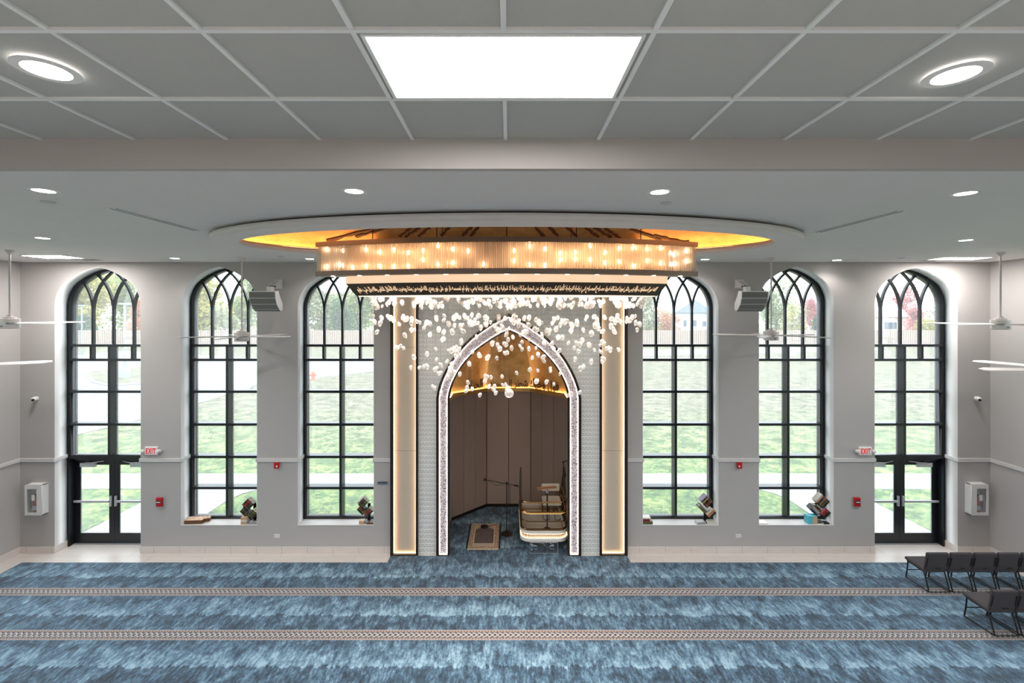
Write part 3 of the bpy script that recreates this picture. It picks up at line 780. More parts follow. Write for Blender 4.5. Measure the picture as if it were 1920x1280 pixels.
M_LED = emit('white_led', (255, 226, 214), 3)
for i in range(-6, 7):
    x = i*.735/1.6*1.02
    u = x/A1
    o = MB().cyl((XD+x, YC-(B1-.075)*(1-u*u), ZC+.588), (XD+x, YC-(B1-.075)*(1-u*u), ZC+.595), .035, 12).build('spot_lens', M_LED, ch)
M_WIRE = mat('steel_wire', (190, 186, 180), .4, .6)
for x, y in ((-2.2, 0), (-1.1, -.3), (-1.1, .3), (0, -.4), (0, .4), (1.1, -.3), (1.1, .3), (2.2, 0)):
    MB().cyl((XD+x, YC+y, ZC+1.13), (XD+x, YC+y, dome_z(XD+x, YC+y)+.01), .008, 6).build('suspension_rod', M_BRONZE, ch)
# glass pebbles on threads: an inverted dome, layer under layer
PR = random.Random(11)
items = []
LAYERS = [(.255, .215, 2.28, 64), (.20, .09, 2.28, 120), (-.04, -.22, 2.22, 118), (-.25, -.35, 2.2, 34), (-.37, -.66, 1.98, 62), (-.68, -1.02, 1.62, 46), (-1.05, -1.32, 1.22, 24)]
for h0, h1, xm, cnt in LAYERS:
    for i in range(cnt):
        u = PR.uniform(-1, 1); x = u*xm
        dy = .43*(1-(x/2.45)**2)*PR.uniform(-1, 1)
        items.append((x, dy, PR.uniform(h1, h0)))
items.sort(key=lambda q: q[1])
protos = []
for i in range(6):
    M = Matrix.Rotation(PR.uniform(0, 6), 3, 'Z') @ Matrix.Rotation(PR.uniform(-.5, .5), 3, 'Y')
    s = PR.uniform(.9, 1.1)
    o = MB().ball((0, 0, 0), (.032*s, .027*s, .044*s), 2, M, .17, PR).build('glass_pebble', M_PEB, None, smooth=True)
    protos.append(o)
rest = bmesh.new(); th = MB()
for i, (x, y, h) in enumerate(items):
    loc = Vector((x, y, h)); sc = PR.uniform(.75, 1.3); rot = (PR.uniform(-.5, .5), PR.uniform(-.5, .5), PR.uniform(0, 6))
    if i < 100:
        p = protos[i % 6]; o = p if i < 6 else p.copy()
        if i >= 6: COL.objects.link(o)
        o.location = loc; o.rotation_euler = rot; o.scale = (sc,)*3; o.parent = ch
    else:
        tmp = protos[i % 6].data.copy(); tmp.transform(Matrix.LocRotScale(loc, __import__('mathutils').Euler(rot), Vector((sc,)*3)))
        rest.from_mesh(tmp); bpy.data.meshes.remove(tmp)
    th.tube([(XD+x, YC+y, ZC+h), (XD+x, YC+y, ZC+.265)], .0011, 3, False)
me = bpy.data.meshes.new('glass_pebbles'); rest.to_mesh(me); rest.free()
for p in me.polygons: p.use_smooth = True
o = bpy.data.objects.new('glass_pebbles', me); COL.objects.link(o); me.materials.append(M_PEB); o.parent = ch; o['kind'] = 'stuff'
o['label'] = 'mass of hanging frosted glass pebbles'
o = th.build('hanging_threads', M_WIRE, ch); o['kind'] = 'stuff'
MB().ball((XD+.04, YC, Z(737, YC)), .075, 3).build('crystal_ball', M_PEB, ch, smooth=True)
# =================================================================== MIHRAB
mh = thing('mihrab', 'tall lit prayer niche with pointed mosaic arch, relief panels and gold vault', 'prayer niche', (0, D, 0))
TOPZ = CEIL-.005
PXL, PXR = -2.83, 2.83
for a, b in ((-2.85, -2.775), (-2.235, -2.18), (2.2, 2.255), (2.795, 2.87)):
    MB().box(a, b, D-.13, D-.001, 0, TOPZ).build('dark_trim', M_BRONZE, mh, bevel=.004)
M_STRIP = emit('warm_panel_led', (255, 218, 172), 4.2)
for a, b in ((-2.775, -2.235), (2.255, 2.795)):
    p = MB().box(a, b, D-.018, D-.001, .03, TOPZ).build('lit_panel', M_PANEL, mh)
    for zj in (Z(844), Z(651)): MB().box(a, b, D-.0195, D-.018, zj-.004, zj+.004).build('panel_joint', M_TAUPE, p)
    MB().box(a, b, D-.13, D-.001, 0, .03).build('dark_trim', M_BRONZE, mh)
    for x in (a+.006, b-.006): MB().box(x-.005, x+.005, D-.075, D-.055, .05, TOPZ).build('led_strip', M_STRIP, mh)
    MB().box(a+.02, b-.02, D-.05, D-.035, .031, .04).build('led_strip', M_STRIP, mh)
ZS, HW, RISE = Z(745), 130/77, 152/77
ZSI, HWI, RISEI = Z(745), 112/77, 126/77
MX = .005
def march(hw, zs, rise, z0=0.): return arch(MX, hw, z0, zs, rise, MPROF)
plate('relief_panel', [rect(-2.18, 2.2, -.06, TOPZ), march(HW+.03, ZS, RISE+.04, -.03)], D-.075, D-.02, M_RELIEF, mh)
plate('arch_border', [march(HW+.055, ZS, RISE+.075, -.06), march(HW, ZS, RISE, -.03)], D-.15, D-.02, M_BRONZE, mh)
plate('mosaic_arch', [march(HW-.001, ZS, RISE-.002, -.06), march(HWI+.02, ZSI, RISEI+.025, -.03)], D-.09, D-.03, M_MOSAIC, mh)
plate('arch_lining', [march(HWI+.02, ZSI, RISEI+.025, -.06), march(HWI-.015, ZSI, RISEI-.02, -.03)], D-.12, D+.1, M_BRONZE, mh)
M_EDGE = emit('arch_edge_led', (255, 230, 214), 2.4)
for k, (hw, rs) in enumerate(((HW-.016, RISE-.02), (HWI+.034, RISEI+.042))):
    pts = march(hw, ZS, rs, .03); pts = pts[1:]+pts[:1]
    MB().bar(pts, .012, D-.108, D-.092).build('led_strip', M_EDGE, mh)
for s in (-1, 1):
    MB().box(*sorted((MX+s*(HWI+.02), MX+s*HW)), D-.15, D-.02, 0, .028).build('dark_trim', M_BRONZE, mh)
    xa, xb = sorted((MX+s*(HWI+.03), MX+s*(HW-.01)))
    MB().box(xa, xb, D-.108, D-.092, .03, .045).build('led_strip', M_EDGE, mh)
# niche
NB = [(-1.6, D+.1), (-1.6, 12.85), (-.66, 13.79), (.668, 13.79), (1.608, 12.85), (1.608, D+.1)]
ZN = 3.48
for i in range(5):
    a, b = Vector(NB[i]), Vector(NB[i+1]); d_ = b-a; L = d_.length; d_.normalize(); nrm = Vector((d_.y, -d_.x))  # inward (right hand of travel)
    cnt = (4, 3, 2, 3, 4)[i]
    for j in range(cnt):
        p0, p1 = a+d_*(L*j/cnt+.006), a+d_*(L*(j+1)/cnt-.006)
        mb = MB(); q0, q1 = p0-nrm*.05, p1-nrm*.05
        bot = [(p0, .09), (p1, .09), (q1, .09), (q0, .09)]
        mb.rings([[Vector((p.x, p.y, z)) for p, _ in bot] for z in (.09, ZN)])
        mb.build('padded_panel', M_PAD, mh, bevel=.014, seg=3)
    q0, q1 = a-nrm*.052, b-nrm*.052
    o0, o1 = a-nrm*.09, b-nrm*.09
    MB().rings([[Vector((p.x, p.y, z)) for p in (q0, q1, o1, o0)] for z in (0, 3.6)]).build('backing', M_BRONZE, mh)
    MB().rings([[Vector((p.x, p.y, z)) for p in (a+nrm*.01, b+nrm*.01, q1, q0)] for z in (.012, .088)]).build('dark_trim', M_BRONZE, mh)
    MB().rings([[Vector((p.x, p.y, z)) for p in (a+nrm*.06, b+nrm*.06, q1, q0)] for z in (ZN, ZN+.07)]).build('gold_cornice', M_GOLD, mh, bevel=.01)
    MB().rings([[Vector((p.x, p.y, z)) for p in (a+nrm*.06, b+nrm*.06, b+nrm*.046, a+nrm*.046)] for z in (ZN+.07, ZN+.115)]).build('gold_cornice', M_GOLD, mh)
    MB().rings([[Vector((p.x, p.y, z)) for p in (a+nrm*.035, b+nrm*.035, a+nrm*.015, b+nrm*.015)[:2]+(b+nrm*.015, a+nrm*.015)] for z in (ZN+.072, ZN+.084)]).build('led_strip', emit('vault_cove_led', (255, 226, 184), 16), mh)
    # vault facet
    rows = []
    for k in range(15):
        u = k/14; kk = max(.001, 1-u**2.08); z = ZN+.05+(6.2-ZN-.05)*u
        rows.append([Vector((p.x*kk, D+.1+(p.y-D-.1)*kk, z)) for p in (a+(b-a)*(m/4) for m in range(5))])
    mb = MB().rings(rows, False, False)
    o = mb.build('vault_facet', M_GOLD, mh); 
    for p in o.data.polygons: p.use_smooth = True
shell = MB(); shell.rings([[Vector((x, y, z)) for x, y in ((-1.72, D+.02), (-1.72, 12.9), (-.72, 13.93), (.72, 13.93), (1.73, 12.9), (1.73, D+.02), (1.9, D+.02), (1.9, 14.1), (-1.9, 14.1), (-1.9, D+.02))] for z in (-.1, 6.7)])
struct(shell.build('wall_niche', M_WALL), 'outer wall of the niche bay')
struct(MB().box(-1.9, 1.9, D+.1, 14.1, 6.45, 6.7).build('ceiling_niche', M_WALL))
struct(MB().box(-1.75, 1.75, D+.55, 14.0, -.1, 0).build('floor_niche', M_FLOOR))
M_INK = mat('dark_brown_lettering', (74, 42, 18), .5, .2)
def facet_text(s, i, size, bold=.004, z=ZN+.15, sh=0.):
    a, b = Vector(NB[i]), Vector(NB[i+1]); d_ = (b-a).normalized(); me = text_mesh(shape(s), size, .004, bold, 4)
    mid = (a+b)/2+d_*sh; nrm = Vector((d_.y, -d_.x))
    for v in me.vertices:
        x, y, zz = v.co; zw = z+y*1.35
        kk = max(.001, 1-((zw-ZN-.05)/(6.2-ZN-.05))**2.08) if zw > ZN+.05 else 1.
        p = mid*1; q = Vector((p.x*kk, D+.1+(p.y-D-.1)*kk))+d_*x+nrm*(.012+zz)
        v.co = (q.x, q.y, zw)
    o = link('inscription', me, M_INK, mh); o['label'] = 'dark Arabic lettering'
facet_text('شطر المسجد', 2, .225)
facet_text('فول وجهك', 3, .27, sh=-.15)
facet_text('الحرام', 1, .27, sh=.2)
# =================================================================== CARPET
cp = plate('carpet', [[(-11.39, -2.9), (11.42, -2.9), (11.42, 10.70), (2.86, 10.70), (2.86, D-.135), (MX+HWI-.02, D-.135), (MX+HWI-.02, D+.1), (1.6, D+.1), (1.6, 12.85), (.66, 13.79), (-.65, 13.79), (-1.59, 12.85), (-1.59, D+.1),
                       (MX-HWI+.02, D+.1), (MX-HWI+.02, D-.135), (-2.84, D-.135), (-2.84, 10.70), (-11.39, 10.70)]], 0, .012, M_CARPET, axis='Z')
tag(cp, 'mottled blue prayer carpet with patterned row bands', 'carpet')
# =========================================================== NICHE FURNITURE
# prayer rug
def rug_mat():
    t = NT('woven_prayer_rug'); tc = t.n('TexCoord'); sp = t.n('SeparateXYZ', {0: tc.outputs['Generated']})
    u, v = sp.outputs[0], sp.outputs[1]
    n = t.noise(t.n('Mapping', {'Vector': tc.outputs['Generated'], 'Scale': (1, 1.6, 1)}).outputs[0], 34, 2)
    au = t.math('ABSOLUTE', t.math('SUBTRACT', u, .5)); av = t.math('ABSOLUTE', t.math('SUBTRACT', v, .5))
    du = t.math('SUBTRACT', .5, au); dv = t.math('MULTIPLY', t.math('SUBTRACT', .5, av), 1.7)
    e = t.math('MINIMUM', du, dv)
    arch_ = t.math('GREATER_THAN', t.math('ADD', v, t.math('MULTIPLY', t.math('MULTIPLY', au, au), 1.1)), .86)
    field = t.mix(t.math('GREATER_THAN', n, .52), srgb(64, 60, 72), srgb(150, 130, 118))
    bord = t.mix(t.math('GREATER_THAN', n, .5), srgb(222, 196, 164), srgb(120, 92, 76))
    c = t.mix(t.math('MAXIMUM', t.math('LESS_THAN', e, .16), arch_), field, bord)
    c = t.mix(t.math('LESS_THAN', t.math('ABSOLUTE', t.math('SUBTRACT', e, .165)), .012), c, srgb(232, 210, 182))
    c = t.mix(t.math('MULTIPLY', t.math('LESS_THAN', v, .2), t.math('GREATER_THAN', e, .17)), c, srgb(196, 176, 156))
    t.pbr(c, .95, 0, t.bump(n, .3, .004)); return t.m
rx0, rx1, ry0, ry1 = -1.02, -.25, 11.32, 12.62
r = thing('prayer_rug', 'small fringed prayer rug with cream border on the dark carpet of the niche', 'rug', ((rx0+rx1)/2, (ry0+ry1)/2, .012))
MB().box(rx0, rx1, ry0, ry1, .0125, .022).build('woven_field', rug_mat(), r)
M_FR = mat('cream_fringe', (226, 204, 176), .95, 0, .1, 60)
for y0, y1 in ((ry0-.05, ry0), (ry1, ry1+.04)):
    mb = MB(); k = 0
    while rx0+k*.02 < rx1-.01:
        mb.box(rx0+k*.02+.002, rx0+k*.02+.018, y0, y1, .0125, .018); k += 1
    o = mb.build('fringe', M_FR, r); o['kind'] = 'stuff'
for xa, xb in ((rx0-.045, rx0), (rx1, rx1+.045)):
    MB().box(xa, xb, ry0+.02, ry1, .0125, .02).build('side_binding', mat('navy_binding', (28, 40, 58), .95), r)
mp = W(908.5, 990, 12.46); mp.z = .022
t = thing('boundary_microphone', 'flat black boundary microphone lying on the prayer rug', 'microphone', mp)
MB().lathe([(0, .0225), (.105, .0225), (.1, .05), (.06, .062), (0, .064)], (mp.x, mp.y, 0), 20).build('body', M_BLK, t, smooth=True)
MB().tube([(mp.x+.1, mp.y, .035), (mp.x+.2, mp.y+.05, .027), (mp.x+.34, mp.y+.16, .027)], .006, 6).build('cable', M_BLK, t)
# boom microphone stand
bx, by = X(950, 12.07), 12.07
t = thing('microphone_stand', 'black boom microphone stand with round base behind the prayer rug', 'microphone stand', (bx, by, .012))
MB().lathe([(0, .0125), (.15, .0125), (.15, .03), (.13, .045), (.03, .05), (0, .05)], (bx, by, 0), 28).build('base', mat('brown_black_iron', (48, 34, 28), .45, .4), t, smooth=True)
MB().cyl((bx, by, .045), (bx, by, 1.36), .013, 10).build('pole', M_BLK, t)
MB().cyl((bx, by, .72), (bx, by, .82), .02, 10).build('clutch', M_BLK, t)
b0, b1 = W(910, 899, 12.07), W(972, 911, 12.07)
bo = MB().tube([b0, b1], .010, 8).build('boom', M_BLK, t)
MB().tube([b1-(b1-b0).normalized()*.12, b1], .026, 10).build('counterweight', M_BLK, t)
MB().ball(W(909, 899, 12.07), .038, 2).build('microphone', M_BLK, t, smooth=True)
MB().cyl((bx-.03, by, 1.365), (bx+.03, by, 1.35), .028, 10).build('clamp', M_BLK, t)
c0 = W(916, 901, 12.05); c1 = W(944, 907, 12.05)
MB().tube([c0, (c0+c1)/2-Vector((0, 0, .08)), c1], .005, 6).build('cable', M_BLK, t)
c2 = W(957, 908, 12.1)
MB().tube([c2, c2+Vector((.0, .02, -.6)), Vector((c2.x-.03, c2.y, .3)), Vector((c2.x-.06, c2.y, .0165))], .005, 6).build('cable', M_BLK, t)
# pulpit
PX0, PX1, PY0, PY1, PR_ = .285, 1.455, 11.08, 12.75, .24
pu = thing('pulpit', 'raised white balcony pulpit with bronze rails and lit ornamental band', 'pulpit', ((PX0+PX1)/2, (PY0+PY1)/2, .012))
def ucurve(off, closed=True, back=None):
    x0, x1, y0, y1, r_ = PX0+off, PX1-off, PY0+off, (PY1 if back is None else back), PR_-off*.6
    pts = [(x0, y1)]
    for k in range(9):
        a = PI+k/8*PI/2; pts.append((x0+r_+r_*math.cos(a), y0+r_+r_*math.sin(a)))
    for k in range(9):
        a = 1.5*PI+k/8*PI/2; pts.append((x1-r_+r_*math.cos(a), y0+r_+r_*math.sin(a)))
    pts.append((x1, y1)); return pts
M_PW = mat('white_lacquer', (232, 226, 216), .35)
def pslab(name, off, z0, z1, m, **k): return plate(name, [ucurve(off)], z0, z1, m, pu, axis='Z', **k)
pslab('base_slab', .0, .30, .385, M_PW, bevel=.015)
def fret_mat():
    t = NT('fretwork_band'); P = t.n('TexCoord').outputs['Object']; sp = t.n('SeparateXYZ', {0: P})
    u = t.math('ADD', sp.outputs[0], sp.outputs[1]); z = sp.outputs[2]
    a = t.math('SINE', t.math('MULTIPLY', t.math('ADD', u, z), 2*PI/.085)); b = t.math('SINE', t.math('MULTIPLY', t.math('SUBTRACT', u, z), 2*PI/.085))
    k = t.math('GREATER_THAN', t.math('MULTIPLY', a, b), .12)
    t.pbr(t.mix(k, srgb(242, 226, 204), srgb(150, 128, 106)), .5, 0, t.bump(k, .5, .02)); return t.m
def prim(name, off, th, z0, z1, m, **k): return plate(name, [ucurve(off), ucurve(off+th, back=PY1-.05)], z0, z1, m, pu, axis='Z', **k)
prim('fretwork_band', .035, .05, .385, .50, fret_mat())
M_PLED = emit('pulpit_led', (255, 214, 166), 2.2)
for z in (.392, .493):
    pts = [Vector((x, y, z)) for x, y in ucurve(.018)]
    MB().tube(pts, .006, 5).build('led_strip', M_PLED, pu)
prim('upper_rim', .0, .085, .50, .565, M_PW, bevel=.01)
M_PFL = mat('pulpit_floor_board', (222, 206, 184), .45, 0, .06, 5)
pslab('floor_board', .09, .385, .392, M_PFL)
def prail(off, z, r_, m, back=None, lab='rail'):
    MB().tube([Vector((x, y, z)) for x, y in ucurve(off, back=back)], r_, 8).build(lab, m, pu, smooth=True)
prail(.03, .59, .026, M_BRSDK); prail(.03, .78, .013, M_BRSDK); prail(.03, 1.0, .026, M_BRASS); prail(.03, 1.245, .020, M_BRASS, 12.2)
prail(.03, .972, .006, emit('rail_led', (255, 200, 120), 1.0), None, 'led_strip')
for x, y in ((PX0+.03, PY0+PR_+.02), (PX1-.03, PY0+PR_+.02), (PX0+.03, 11.9), (PX1-.03, 11.9), (PX0+.03, PY1), (PX1-.03, PY1)):
    MB().cyl((x, y, .565), (x, y, 1.245 if y < 12.3 else 1.0), .013, 8).build('post', M_BRSDK, pu)
pts = ucurve(.03); mb = MB()
mb.rings([[Vector((x, y, z)) for x, y in pts] for z in (.6, .97)], False, False); mb.build('curved_glass', M_CLEAR, pu)
for xs, dx in ((PX0+.03, 1), (PX1-.03, -1)):   # pointed side frames
    prof = [(11.55, .6), (11.55, 1.22), (11.62, 1.40), (11.74, 1.58), (11.86, 1.74), (11.98, 1.58), (12.10, 1.40), (12.17, 1.22), (12.17, .6)]
    MB().tube([(xs, y, z) for y, z in prof], .022, 8).build('side_frame', M_BRONZE, pu, smooth=True)
    for k in range(3):
        y = 11.69+.085*k*2
        y = min(y, 12.04)
        MB().cyl((xs, y, .6), (xs, y, 1.42 if k != 1 else 1.66), .010, 6).build('baluster', M_BRONZE, pu)
    MB().tube([(xs, 11.55, 1.1), (xs, 11.7, 1.3), (xs, 11.86, 1.1), (xs, 12.02, 1.3), (xs, 12.17, 1.1)], .009, 6).build('baluster', M_BRONZE, pu)
    MB().lathe([(0, 1.72), (.025, 1.73), (.012, 1.78), (.02, 1.81), (0, 1.87)], (xs, 11.86, 0), 10).build('finial', M_BRONZE, pu, smooth=True)
MB().box(.52, 1.2, 11.12, 12.3, .26, .30).build('under_plate', M_PW, pu)
gb = plate('glass_base', [rect(.52, 1.2, 11.105, 12.3), rect(.532, 1.188, 11.117, 12.288)], .0125, .26, M_CLEAR, pu, axis='Z')
for xa in (.52, 1.2): MB().cyl((xa, 11.105, .0125), (xa, 11.105, .26), .005, 6).build('glass_edge', M_ALU, pu)
MB().box(.515, 1.205, 11.10, 11.11, .0125, .022).build('glass_edge', M_ALU, pu)
for k in range(3):   # steps at the back
    MB().box(.5, 1.25, PY1+.0, PY1+.2+.12*k*0, .0125, .0125+.18) if False else None
PF = .392
# lectern stand in the pulpit
lx, ly = X(1026, 11.42), 11.42
t = thing('lectern', 'slim black lectern post with wooden tray top inside the pulpit', 'lectern', (lx, ly, PF))
MB().lathe([(0, PF), (.155, PF), (.15, PF+.02), (.1, PF+.07), (.03, PF+.085), (0, PF+.085)], (lx, ly, 0), 24).build('base', M_BLK, t, smooth=True)
MB().cyl((lx, ly, PF+.08), (lx, ly, 1.43), .016, 10).build('post', M_BLK, t)
MB().cyl((lx, ly, 1.36), (lx, ly, 1.45), .035, 12).build('collar', M_ALU, t)
R_ = Matrix.Translation((lx, ly, 1.46)) @ Matrix.Rotation(-.30, 4, 'X') @ Matrix.Rotation(-.08, 4, 'Y')
MB().box(-.24, .24, -.16, .16, 0, .02, R_).build('tray', M_WOODT, t, bevel=.006)
MB().box(-.24, .24, .145, .165, .02, .045, R_).build('ledge', M_WOODT, t)
# padded chair in the pulpit
cx, cy = X(1034, 12.2), 12.22
t = thing('padded_chair', 'cream padded chair with dark wire legs inside the pulpit', 'chair', (cx, cy, PF))
MB().box(cx-.25, cx+.25, cy-.24, cy+.22, .78, .89).build('seat', M_CREAM, t, bevel=.045, seg=4)
MB().box(cx-.25, cx+.25, cy+.2, cy+.3, 1.0, 1.20, Matrix.Identity(4)).build('backrest', M_CREAM, t, bevel=.04, seg=4)
for s in (-1, 1):
    MB().tube([(cx+s*.13, cy+.2, .85), (cx+s*.13, cy+.25, 1.1)], .012, 8).build('back_support', M_BRSDK, t)
    MB().tube([(cx+s*.08, cy-.2, .785), (cx+s*.07, cy-.2, .45), (cx+s*.11, cy-.2, .405), (cx+s*.19, cy-.2, .405), (cx+s*.235, cy-.2, .45), (cx+s*.24, cy-.2, .785)], .011, 8).build('leg', M_BRSDK, t, smooth=True)
    MB().tube([(cx+s*.08, cy+.18, .785), (cx+s*.07, cy+.18, .45), (cx+s*.11, cy+.18, .405), (cx+s*.19, cy+.18, .405), (cx+s*.235, cy+.18, .45), (cx+s*.24, cy+.18, .785)], .011, 8).build('leg', M_BRSDK, t, smooth=True)
# second boom mic at the right side of the pulpit
g0 = W(1061, 930, 11.9)
t = thing('gooseneck_microphone', 'tall black jointed microphone arm at the right side of the pulpit', 'microphone', (1.44, 12.3, 1.0))
p0 = Vector((1.425, 12.3, 1.0)); p1 = W(1060, 890, 12.2); p2 = W(1056, 866, 12.2); p3 = W(1068, 861, 12.0)
MB().tube([p0, p1], .013, 8).build('lower_arm', M_BLK, t); MB().tube([p1, p2], .011, 8).build('upper_arm', M_BLK, t); MB().tube([p2, p3], .012, 8).build('boom', M_BLK, t)
MB().ball(p1, .026, 2).build('joint', M_BLK, t, smooth=True); MB().ball(p2, .024, 2).build('joint', M_BLK, t, smooth=True)
MB().ball(p3, (.05, .03, .03), 2).build('microphone', M_BLK, t, smooth=True)
MB().cyl((1.425, 12.3, .99), (1.425, 12.3, 1.05), .03, 10).build('clamp', M_BLK, t)
# ============================================================== LINKED CHAIRS
def make_chair():
    t = thing('linked_chair', '', 'chair', (0, 0, 0))
    Lo = lambda mb, nm, m, p=t, **k: link_local(mb, nm, m, p, **k)
    w = .245
    Rs = Matrix.Translation((0, .30, .425)) @ Matrix.Rotation(math.radians(4), 4, 'X')
    Lo(MB().box(-w+.008, w-.008, -.24, .26, -.035, .035, Rs), 'seat', M_CHAIR, bevel=.03)
    Rb = Matrix.Translation((0, .05, .62)) @ Matrix.Rotation(math.radians(9), 4, 'X')
    Lo(MB().box(-w+.012, w-.012, -.028, .028, -.19, .21, Rb), 'backrest', M_CHAIR, bevel=.026)
    for s in (-1, 1):
        x = s*(w-.03)
        Lo(MB().tube([(x, .10, .40), (x, .03, .2), (x, -.02, .026)], .013, 8), 'leg', M_BLK)
        Lo(MB().tube([(x, .48, .42), (x, .50, .2), (x, .53, .026)], .013, 8), 'leg', M_BLK)
        Lo(MB().tube([(x, .10, .39), (x, .04, .55), (x, .005, .72)], .013, 8), 'back_post', M_BLK)
        Lo(MB().tube([(x, .08, .385), (x, .50, .395)], .012, 8), 'seat_rail', M_BLK)
        Lo(MB().tube([(x, -.02, .024), (x, .53, .024)], .011, 8), 'floor_runner', M_BLK)
    Lo(MB().tube([(-w+.03, -.02, .024), (w-.03, -.02, .024)], .009, 8), 'stretcher', M_BLK)
    Lo(MB().tube([(-w+.03, .50, .2), (w-.03, .50, .2)], .010, 8), 'stretcher', M_BLK)
    Lo(MB().box(-.05, .05, -.012, .0, .5, .515), 'pull_handle', M_BLK)
    return t
ch0 = make_chair()
PLACES = [(8.98+.496*i, 9.55, l) for i, l in enumerate(['first charcoal chair of the far row, seat side facing the niche', 'second charcoal chair of the far row from its left end', 'third charcoal chair of the far row from its left end',
          'fourth charcoal chair of the far row from its left end', 'fifth charcoal chair of the far row, cut by the photo edge'])]
PLACES += [(8.98+.496*i, 8.26, l) for i, l in enumerate(['first charcoal chair of the near row at its left end', 'second charcoal chair of the near row from its left end', 'third charcoal chair of the near row, mostly out of the picture'])]
for i, (x, y, l) in enumerate(PLACES):
    c = ch0 if i == 0 else copy_tree(ch0)
    c.location = (x, y, .012); c['label'] = l; c['group'] = 'linked chairs near the right wall'
# =============================================================== CEILING FANS
def fan(hub, ceil_z, off, R, label):
    pitch = 9 if hub[0] < 0 else -9
    hx, hy, hz = hub
    t = thing('ceiling_fan', label, 'ceiling fan', (hx, hy, hz), 0, 'white ceiling fans')
    MB().lathe([(0, ceil_z), (.075, ceil_z), (.07, ceil_z-.03), (.03, ceil_z-.075), (0, ceil_z-.075)], (hx, hy, 0), 20).build('canopy', M_FANW, t, smooth=True)
    MB().cyl((hx, hy, hz+.1), (hx, hy, ceil_z-.07), .018, 10).build('downrod', M_FANW, t)
    MB().lathe([(0, hz+.155), (.04, hz+.155), (.045, hz+.12), (.10, hz+.115), (.10, hz+.085), (.155, hz+.08), (.155, hz+.005), (0, hz+.005)], (hx, hy, 0), 28).build('motor', M_FANW, t, smooth=True)
    MB().lathe([(0, hz-.03), (.15, hz-.03), (.15, hz-.10), (.13, hz-.115), (0, hz-.118)], (hx, hy, 0), 28).build('switch_housing', M_FANW, t, smooth=True)
    MB().cyl((hx, hy, hz-.035), (hx, hy, hz+.01), .09, 18).build('hub', M_ALU, t)
    MB().box(hx-.03, hx+.02, hy-.153, hy-.148, hz-.075, hz-.06).build('display', M_BLK, t)
    for k in range(5):
        a = math.radians(off+72*k)
        M = Matrix.Translation((hx, hy, hz-.005)) @ Matrix.Rotation(a, 4, 'Z') @ Matrix.Rotation(math.radians(pitch), 4, 'X')
        mb = MB(); poly = [(.12, -.04), (.3, -.062), (R-.10, -.075), (R, -.02), (R-.02, .05), (R-.08, .07), (.3, .062), (.12, .04)]
        mb.prism(poly, -.006, .006, lambda a_, b_, h: M @ Vector((a_, b_, h)))
        mb.build('blade', M_FANW, t, bevel=.003)
for (px, d, hy_, off, lab) in ((18, 9.0, 605, 355, 'white ceiling fan in the far left corner, beside the leftmost window'), (453.5, 10.2, 630, 350, 'white ceiling fan hanging before the second window from the left'),
                          (1446, 10.2, 628, 14, 'white ceiling fan hanging before the second window from the right'), (1876, 9.3, 607, 188, 'white ceiling fan in the far right corner, beside the rightmost window')):
    fan((X(px, d), d, Z(hy_, d)), CEIL, off, 1.2, lab)
fan((-7.0, 5.35, 5.215), CEIL, 36, 1.2, 'nearer left ceiling fan with only a blade tip in the picture')
fan((7.34, 5.82, 5.125), CEIL, 29, 1.2, 'nearer right ceiling fan with two blade tips in the picture')
# ============================================================= WALL SPEAKERS
for s, px, lab in ((-1, 497, 'white wall speaker left of the chandelier, tilted down on a bracket'), (1, 1410, 'white wall speaker right of the chandelier, tilted down on a bracket')):
    x = X(px, 10.75); zt = Z(547, 10.7)
    t = thing('wall_speaker', lab, 'loudspeaker', (x, D, zt), 0, 'wall speakers')
    to = lambda a, b, h: Vector((x+h, D+a, zt+b))
    prof = [(-.52, .0), (-.50, -.15), (-.44, -.29), (-.33, -.41), (-.24, -.455), (-.16, -.40), (-.18, -.25), (-.30, -.10), (-.36, .02), (-.40, .025)]
    MB().prism(prof, -.31, .31, to).build('cabinet', M_WHITE, t)
    fr = prof[:5]
    for (a, b) in zip(fr, fr[1:]):
        a, b = Vector(a), Vector(b); d_ = (b-a).normalized(); n_ = Vector((d_.y, -d_.x)); n_ = n_ if n_.x < 0 else -n_
        a2, b2 = a+d_*.008, b-d_*.008
        MB().prism([a2, b2, b2+n_*.006, a2+n_*.006], -.295, .295, to).build('grille', M_GREYGR, t)
    # bracket
    wx = -s*.12
    MB().box(x+wx-.10, x+wx+.10, D-.012, D, zt+.1, zt+.32).build('wall_plate', M_WHITE, t)
    for q in (-.07, .07):
        MB().prism([(-.012, .32), (-.012, .12), (-.34, .12), (-.36, .15)], q-.008, q+.008, lambda a, b, h: Vector((x+wx+h, D+a, zt+b))).build('bracket_arm', M_WHITE, t)
    MB().cyl((x+wx-.1, D-.33, zt+.135), (x+wx+.1, D-.33, zt+.135), .018, 8).build('pivot_bolt', M_BLK, t)
    MB().box(x+wx-.06, x+wx+.06, D-.44, D-.30, zt+.005, zt+.13).build('swivel_block', M_WHITE, t, bevel=.01)
